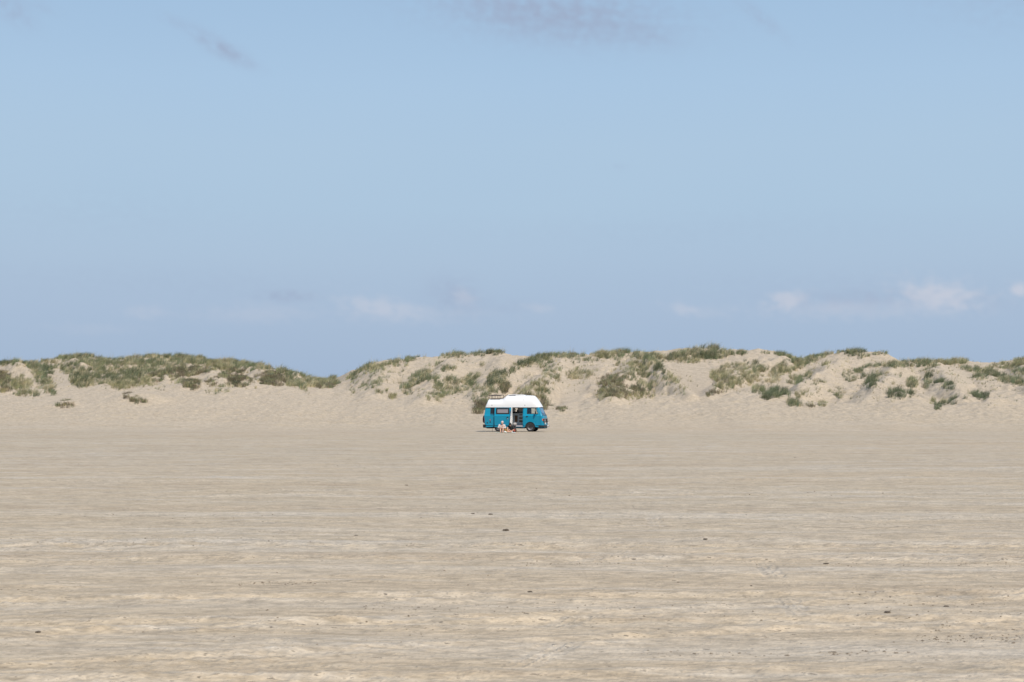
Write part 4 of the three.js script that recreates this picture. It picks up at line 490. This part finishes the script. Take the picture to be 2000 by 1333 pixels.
    const legs = []; for (const i of [0, 1]) { const s = i ? 1 : -1; legs.push([s * 0.09, 0.12, -0.22, 0.092, ...mid([s * 0.09, 0.12, -0.22], kn[i], 0.5), 0.08], [...mid([s * 0.09, 0.12, -0.22], kn[i], 0.5), 0.08, ...kn[i], 0.058], [...kn[i], 0.055, ...mid(kn[i], an[i], 0.3).map((v, c) => v - (c === 2 ? 0.02 : 0)), 0.054], [...mid(kn[i], an[i], 0.3).map((v, c) => v - (c === 2 ? 0.02 : 0)), 0.054, ...an[i], 0.036], [an[i][0], 0.04, an[i][2] - 0.03, 0.035, ...mid(an[i], toe[i], 0.6), 0.036], [...mid(an[i], toe[i], 0.6).map((v, c) => c === 1 ? 0.035 : v), 0.034, ...toe[i], 0.022]); }
    const h0 = hand(wr[0], [0.0, 0.395, 0.245], [0, 1, 0.1], [0.1, -0.1, -0.9]), h1 = hand(wr[1], [0.015, 0.37, 0.255], [0, 1, 0.1], [-0.1, -0.1, -0.9]);
    part('body', [field([...torso, ...arms, ...legs, [...neck, 0.055, hd[0], hd[1] - 0.06, hd[2] - 0.01, 0.052]], 0.014, 0.025), head(hd, 0.38, 0.12), field(h0, 0.004, 0.012), field(h1, 0.004, 0.012)], mat(0.56, 0.33, 0.235, 0.6), t);
    const shirtB = [...torso.map(b => b.map((v, i) => i === 3 || i === 7 ? v + 0.016 : v)), ...arms.map(b => b.map((v, i) => i === 3 || i === 7 ? v + 0.014 : v))]; shirtB[3] = [...chest, 0.135, ...mid(chest, neck, 0.7), 0.075];
    const sm = part('shirt', field(shirtB, 0.014, 0.03, (x, y, z) => 0.004 * Math.sin(x * 38 + y * 55) * Math.sin(y * 47 + z * 31)), mat(0.50, 0.45, 0.435, 0.9), t);
    part('shorts', field([[-0.09, 0.125, -0.22, 0.105, ...mid([-0.09, 0.12, -0.22], kn[0], 0.42), 0.095], [0.09, 0.125, -0.22, 0.105, ...mid([0.09, 0.12, -0.22], kn[1], 0.42), 0.095], [-0.06, 0.13, -0.26, 0.13, 0.06, 0.13, -0.26, 0.13]], 0.012, 0.03), mat(0.10, 0.10, 0.11, 0.9), t);
    part('hair', hairOf(hd, 0.38, 0.12, false), mat(0.52, 0.42, 0.40, 0.85), t); eyes(hd, 0.38, 0.12, mat(0.05, 0.04, 0.035, 0.3), t); }
  const P2 = [(997.3 - 1000) / F * 109.2, 0, -109.5];
  { const y0 = gy(P2[0], P2[2]) + 0.012, t = thing('person', 'dark-haired person in a black top sitting on the ground with one knee up, bent forward', 'person', [P2[0], y0, P2[2]], 0);
    const hip = [0.03, 0.12, -0.15], chest = [0.02, 0.42, -0.06], neck = [-0.01, 0.53, 0.04], hd = [-0.03, 0.615, 0.13], kA = [-0.24, 0.36, 0.10], aA = [-0.20, 0.075, 0.26], tA = [-0.21, 0.03, 0.40], kB = [-0.24, 0.085, 0.36], aB = [0.13, 0.06, 0.40], tB = [0.28, 0.05, 0.43], sh = [[-0.17, 0.47, -0.02], [0.19, 0.47, -0.05]], el = [[-0.15, 0.27, 0.16], [0.24, 0.24, 0.10]], wr = [[0.0, 0.14, 0.33], [0.12, 0.15, 0.32]];
    const torso = [[...hip, 0.15, ...mid(hip, chest, 0.5), 0.125], [...mid(hip, chest, 0.5), 0.125, ...chest, 0.13], [...sh[0], 0.058, ...sh[1], 0.058], [...chest, 0.115, ...neck, 0.05]], arms = []; for (const i of [0, 1]) arms.push([...sh[i], 0.052, ...el[i], 0.041], [...el[i], 0.041, ...wr[i], 0.027]);
    const leg = (hp, k, a, to) => [[...hp, 0.09, ...mid(hp, k, 0.5), 0.078], [...mid(hp, k, 0.5), 0.078, ...k, 0.057], [...k, 0.054, ...mid(k, a, 0.32), 0.054], [...mid(k, a, 0.32), 0.054, ...a, 0.035], [...a, 0.034, ...to, 0.026]];
    part('body', [field([...torso, ...arms, ...leg([-0.06, 0.12, -0.1], kA, aA, tA), ...leg([0.06, 0.11, -0.1], kB, aB, tB), [...neck, 0.05, hd[0], hd[1] - 0.05, hd[2] - 0.03, 0.05]], 0.014, 0.024), head(hd, 0.75, -0.1), field(hand(wr[0], [0.06, 0.125, 0.36], [0, 0.3, 1], [0, -1, 0.1]), 0.004, 0.012), field(hand(wr[1], [0.06, 0.14, 0.37], [0, 0.3, 1], [-0.2, -1, 0.1]), 0.004, 0.012)], mat(0.53, 0.30, 0.21, 0.6), t);
    const up = [...torso.map(b => b.map((v, i) => i === 3 || i === 7 ? v + 0.016 : v)), ...arms.filter((_, i) => i % 2 === 0).map(b => b.map((v, i) => i === 3 || i === 7 ? v + 0.015 : v))]; up[3] = [...chest, 0.13, ...mid(chest, neck, 0.7), 0.07];
    part('shirt', field(up, 0.014, 0.03, (x, y, z) => 0.004 * Math.sin(x * 38 + y * 55) * Math.sin(y * 47 + z * 31)), mat(0.014, 0.017, 0.018, 0.9), t); part('shorts', field([[-0.06, 0.12, -0.1, 0.10, ...mid([-0.06, 0.12, -0.1], kA, 0.4), 0.092], [0.06, 0.11, -0.1, 0.10, ...mid([0.06, 0.11, -0.1], kB, 0.4), 0.09], [-0.05, 0.12, -0.15, 0.13, 0.1, 0.12, -0.15, 0.13]], 0.012, 0.03), mat(0.03, 0.03, 0.035, 0.9), t);
    const shoe = (a, b) => field([[...a, 0.042, ...mid(a, b, 0.5), 0.046], [...mid(a, b, 0.5), 0.046, b[0], b[1] - 0.005, b[2], 0.034]], 0.007, 0.02); const s1 = part('shoe', shoe([0.14, 0.055, 0.40], [0.33, 0.05, 0.43]), mat(0.02, 0.022, 0.03, 0.7), t); part('sole', field([[0.12, 0.022, 0.44, 0.02, 0.36, 0.02, 0.46, 0.02]], 0.006, 0.02), mat(0.75, 0.76, 0.78, 0.7), s1); part('sock', field([[0.09, 0.062, 0.395, 0.04, 0.145, 0.06, 0.40, 0.042]], 0.007), mat(0.75, 0.75, 0.75, 0.9), t);
    part('hair', hairOf(hd, 0.75, -0.1, true), mat(0.016, 0.012, 0.010, 0.5), t); eyes(hd, 0.75, -0.1, mat(0.03, 0.02, 0.02, 0.3), t); }
  // towel spread on the sand
  { const P = [], I = [], n = 60, m = 26, x0 = -1.27, x1 = 0.26, z0 = -109.75, z1 = -107.9; for (let j = 0; j <= m; j++) for (let i = 0; i <= n; i++) { const x = lerp(x0, x1, i / n), z = lerp(z0, z1, j / m); P.push(x, ground(x, z) + 0.016 + 0.008 * noise(x * 5, z * 5), z + 0.08 * x); } for (let j = 0; j < m; j++) for (let i = 0; i < n; i++) { const k = j * (n + 1) + i; I.push(k, k + n + 1, k + 1, k + 1, k + n + 1, k + n + 2); } const g = new THREE.BufferGeometry(); g.setAttribute('position', new THREE.Float32BufferAttribute(P, 3)); g.setIndex(I); g.computeVertexNormals(); tag(part('towel', g, mat(0.40, 0.44, 0.36, 0.95)), 'pale green towel spread on the sand under the two people', 'towel'); }
  { const g = new THREE.SphereGeometry(1, 24, 16), p = g.attributes.position; for (let i = 0; i < p.count; i++) { const x = p.getX(i), y = p.getY(i), z = p.getZ(i), k = 1 + 0.2 * fbm(x * 2 + 9, y * 2 + z, 3); p.setXYZ(i, x * 0.14 * k, Math.max(0, (y * 0.5 + 0.5) * 0.15 * k - 0.3 * Math.abs(x) * 0.1), z * 0.15 * k); } g.computeVertexNormals(); const c = part('shirt_heap', g, mat(0.62, 0.60, 0.56, 0.95)); c.position.set(-0.53, ground(-0.53, -108.3) + 0.02, -108.3); tag(c, 'crumpled white cloth on the towel between the two people', 'cloth'); }
  { const x = -0.50, z = -110.3, t = thing('shoulder_bag', 'mustard yellow bag standing behind the two people', 'bag', [x, ground(x, z) + 0.01, z], 0.15), y = mat(0.42, 0.25, 0.05, 0.85); part('pouch', [new RoundedBoxGeometry(0.34, 0.28, 0.16, 4, 0.06).translate(0, 0.14, 0)], y, t); part('flap', new RoundedBoxGeometry(0.33, 0.13, 0.03, 3, 0.014).translate(0, 0.21, 0.085), mat(0.34, 0.19, 0.04, 0.85), t); part('strap', tube([[-0.15, 0.26, 0], [-0.1, 0.40, 0], [0.1, 0.40, 0], [0.15, 0.26, 0]], 0.012), y, t); }
  { const x = 0.14, z = -110.0, t = thing('backpack', 'dark backpack with a red front pocket beside the black-clad person', 'backpack', [x, ground(x, z) + 0.01, z], -0.25), k = mat(0.02, 0.024, 0.026, 0.85); part('pack', [new RoundedBoxGeometry(0.34, 0.46, 0.22, 4, 0.09).translate(0, 0.23, 0)], k, t); part('front_pocket', new RoundedBoxGeometry(0.25, 0.22, 0.10, 4, 0.045).translate(0.01, 0.17, 0.13), mat(0.46, 0.09, 0.06, 0.85), t); part('side_pocket', new RoundedBoxGeometry(0.07, 0.2, 0.14, 3, 0.03).translate(0.19, 0.13, 0), mat(0.16, 0.085, 0.04, 0.9), t); part('top_lid', new RoundedBoxGeometry(0.32, 0.11, 0.23, 4, 0.05).translate(0, 0.47, 0.01), k, t); part('carry_loop', tube([[-0.05, 0.51, -0.05], [-0.03, 0.57, -0.05], [0.03, 0.57, -0.05], [0.05, 0.51, -0.05]], 0.01), k, t); }
}

// ------------------------------------------------------------------ dark scraps on the sand
{
  const r = rng(404), weed = mat(0.075, 0.058, 0.04, 0.9);
  const lump = (seed, flat) => { const g = new THREE.IcosahedronGeometry(1, 2), p = g.attributes.position; for (let i = 0; i < p.count; i++) { const x = p.getX(i), y = p.getY(i), z = p.getZ(i), k = 1 + 0.55 * fbm(x * 1.7 + seed, y * 1.7 + z * 1.3, 3); p.setXYZ(i, x * k, y * k * flat, z * k); } g.computeVertexNormals(); return g; };
  const named = [[988, 1035, 0.055, 'dark lump of seaweed in mid-foreground, straight below the two people', 0.75], [1376, 1059, 0.035, 'flat dark scrap on the sand right of centre, left of the upper tyre print', 0.35], [1728, 1197, 0.035, 'short dark rounded stone on churned sand at the lower right', 0.55], [1842, 1185, 0.03, 'dark crumb of weed nearest the right edge of the churned sand', 0.5], [697, 1047, 0.04, 'dark scrap on the pale churned band left of centre', 0.5], [924, 1004, 0.04, 'leftmost of the dark scraps in the row above the seaweed lump', 0.5], [958, 1007, 0.045, 'middle dark scrap in the row above the seaweed lump', 0.5], [82, 1239, 0.025, 'small dark scrap near the lower left corner', 0.5], [1035, 1160, 0.03, 'dark crumbly clod above the tyre print at bottom centre', 0.6], [1610, 1103, 0.035, 'dark scrap at the left end of the line of crumbs right of the tyre print', 0.5], [794, 947, 0.05, 'far small dark scrap between the people and the seaweed lump', 0.4], [1552, 895, 0.07, 'far dark streak-like scrap on the flat sand right of the van', 0.35]];
  for (let [px, py, s, label, flat] of named) {
    const a = Math.atan((py - 666.5) / F) - TILT, d = EYE / Math.tan(a), x = (px - 1000) / F * d, t = part('sand_scrap', lump(px, flat), weed); s *= 0.55; t.scale.set(s * 1.5, s, s * 1.2); t.position.set(x, ground(x, -d) + s * flat * 0.3, -d); tag(t, label, 'debris'); }
  // crumbs strewn along the wheel ruts and churned bands
  const bands = [[1100, 1010, 990, 8, 300], [1500, 1103, 480, 6, 260], [1850, 1200, 230, 60, 220], [1850, 1165, 200, 26, 90], [1900, 1248, 120, 10, 130], [870, 1190, 160, 12, 120], [560, 1142, 90, 5, 120], [300, 1060, 320, 14, 260], [1200, 1180, 220, 30, 160], [1480, 960, 480, 12, 200], [400, 910, 500, 10, 140], [1000, 1150, 1000, 170, 260], [1150, 880, 800, 14, 160], [1480, 1276, 300, 6, 140], [500, 1225, 420, 40, 120]];
  const list = []; for (const [cx, cy, w, h, n] of bands) for (let i = 0; i < n; i++) { const px = cx + (r() * 2 - 1) * w, py = cy + (r() + r() - 1) * h, d = EYE / Math.tan(Math.atan((py - 666.5) / F) - TILT), x = (px - 1000) / F * d; if (fbm(x * 0.7, d * 1.1 + 50, 2) + r() * 0.5 < 0.12) continue; list.push([x, d, 0.0022 + Math.pow(r(), 4) * 0.0062 * (d > 25 ? 1.8 : 1)]); }
  const im = new THREE.InstancedMesh(lump(7, 0.6), mat(0.15, 0.118, 0.083, 0.95), list.length), M = new THREE.Matrix4(), q = new THREE.Quaternion(); list.forEach(([x, d, s], i) => { q.setFromEuler(new THREE.Euler(0, r() * 6, 0)); M.compose(new THREE.Vector3(x, ground(x, -d) + s * 0.25, -d), q, new THREE.Vector3(s * (1 + r() * 1.4), s, s)); im.setMatrixAt(i, M); });
  im.name = 'sand_crumbs'; im.castShadow = im.receiveShadow = true; scene.add(im); tag(im, 'tiny dark crumbs of weed and shell strewn along the wheel ruts', 'crumbs', null, 'stuff');
}

renderer.render(scene, camera);
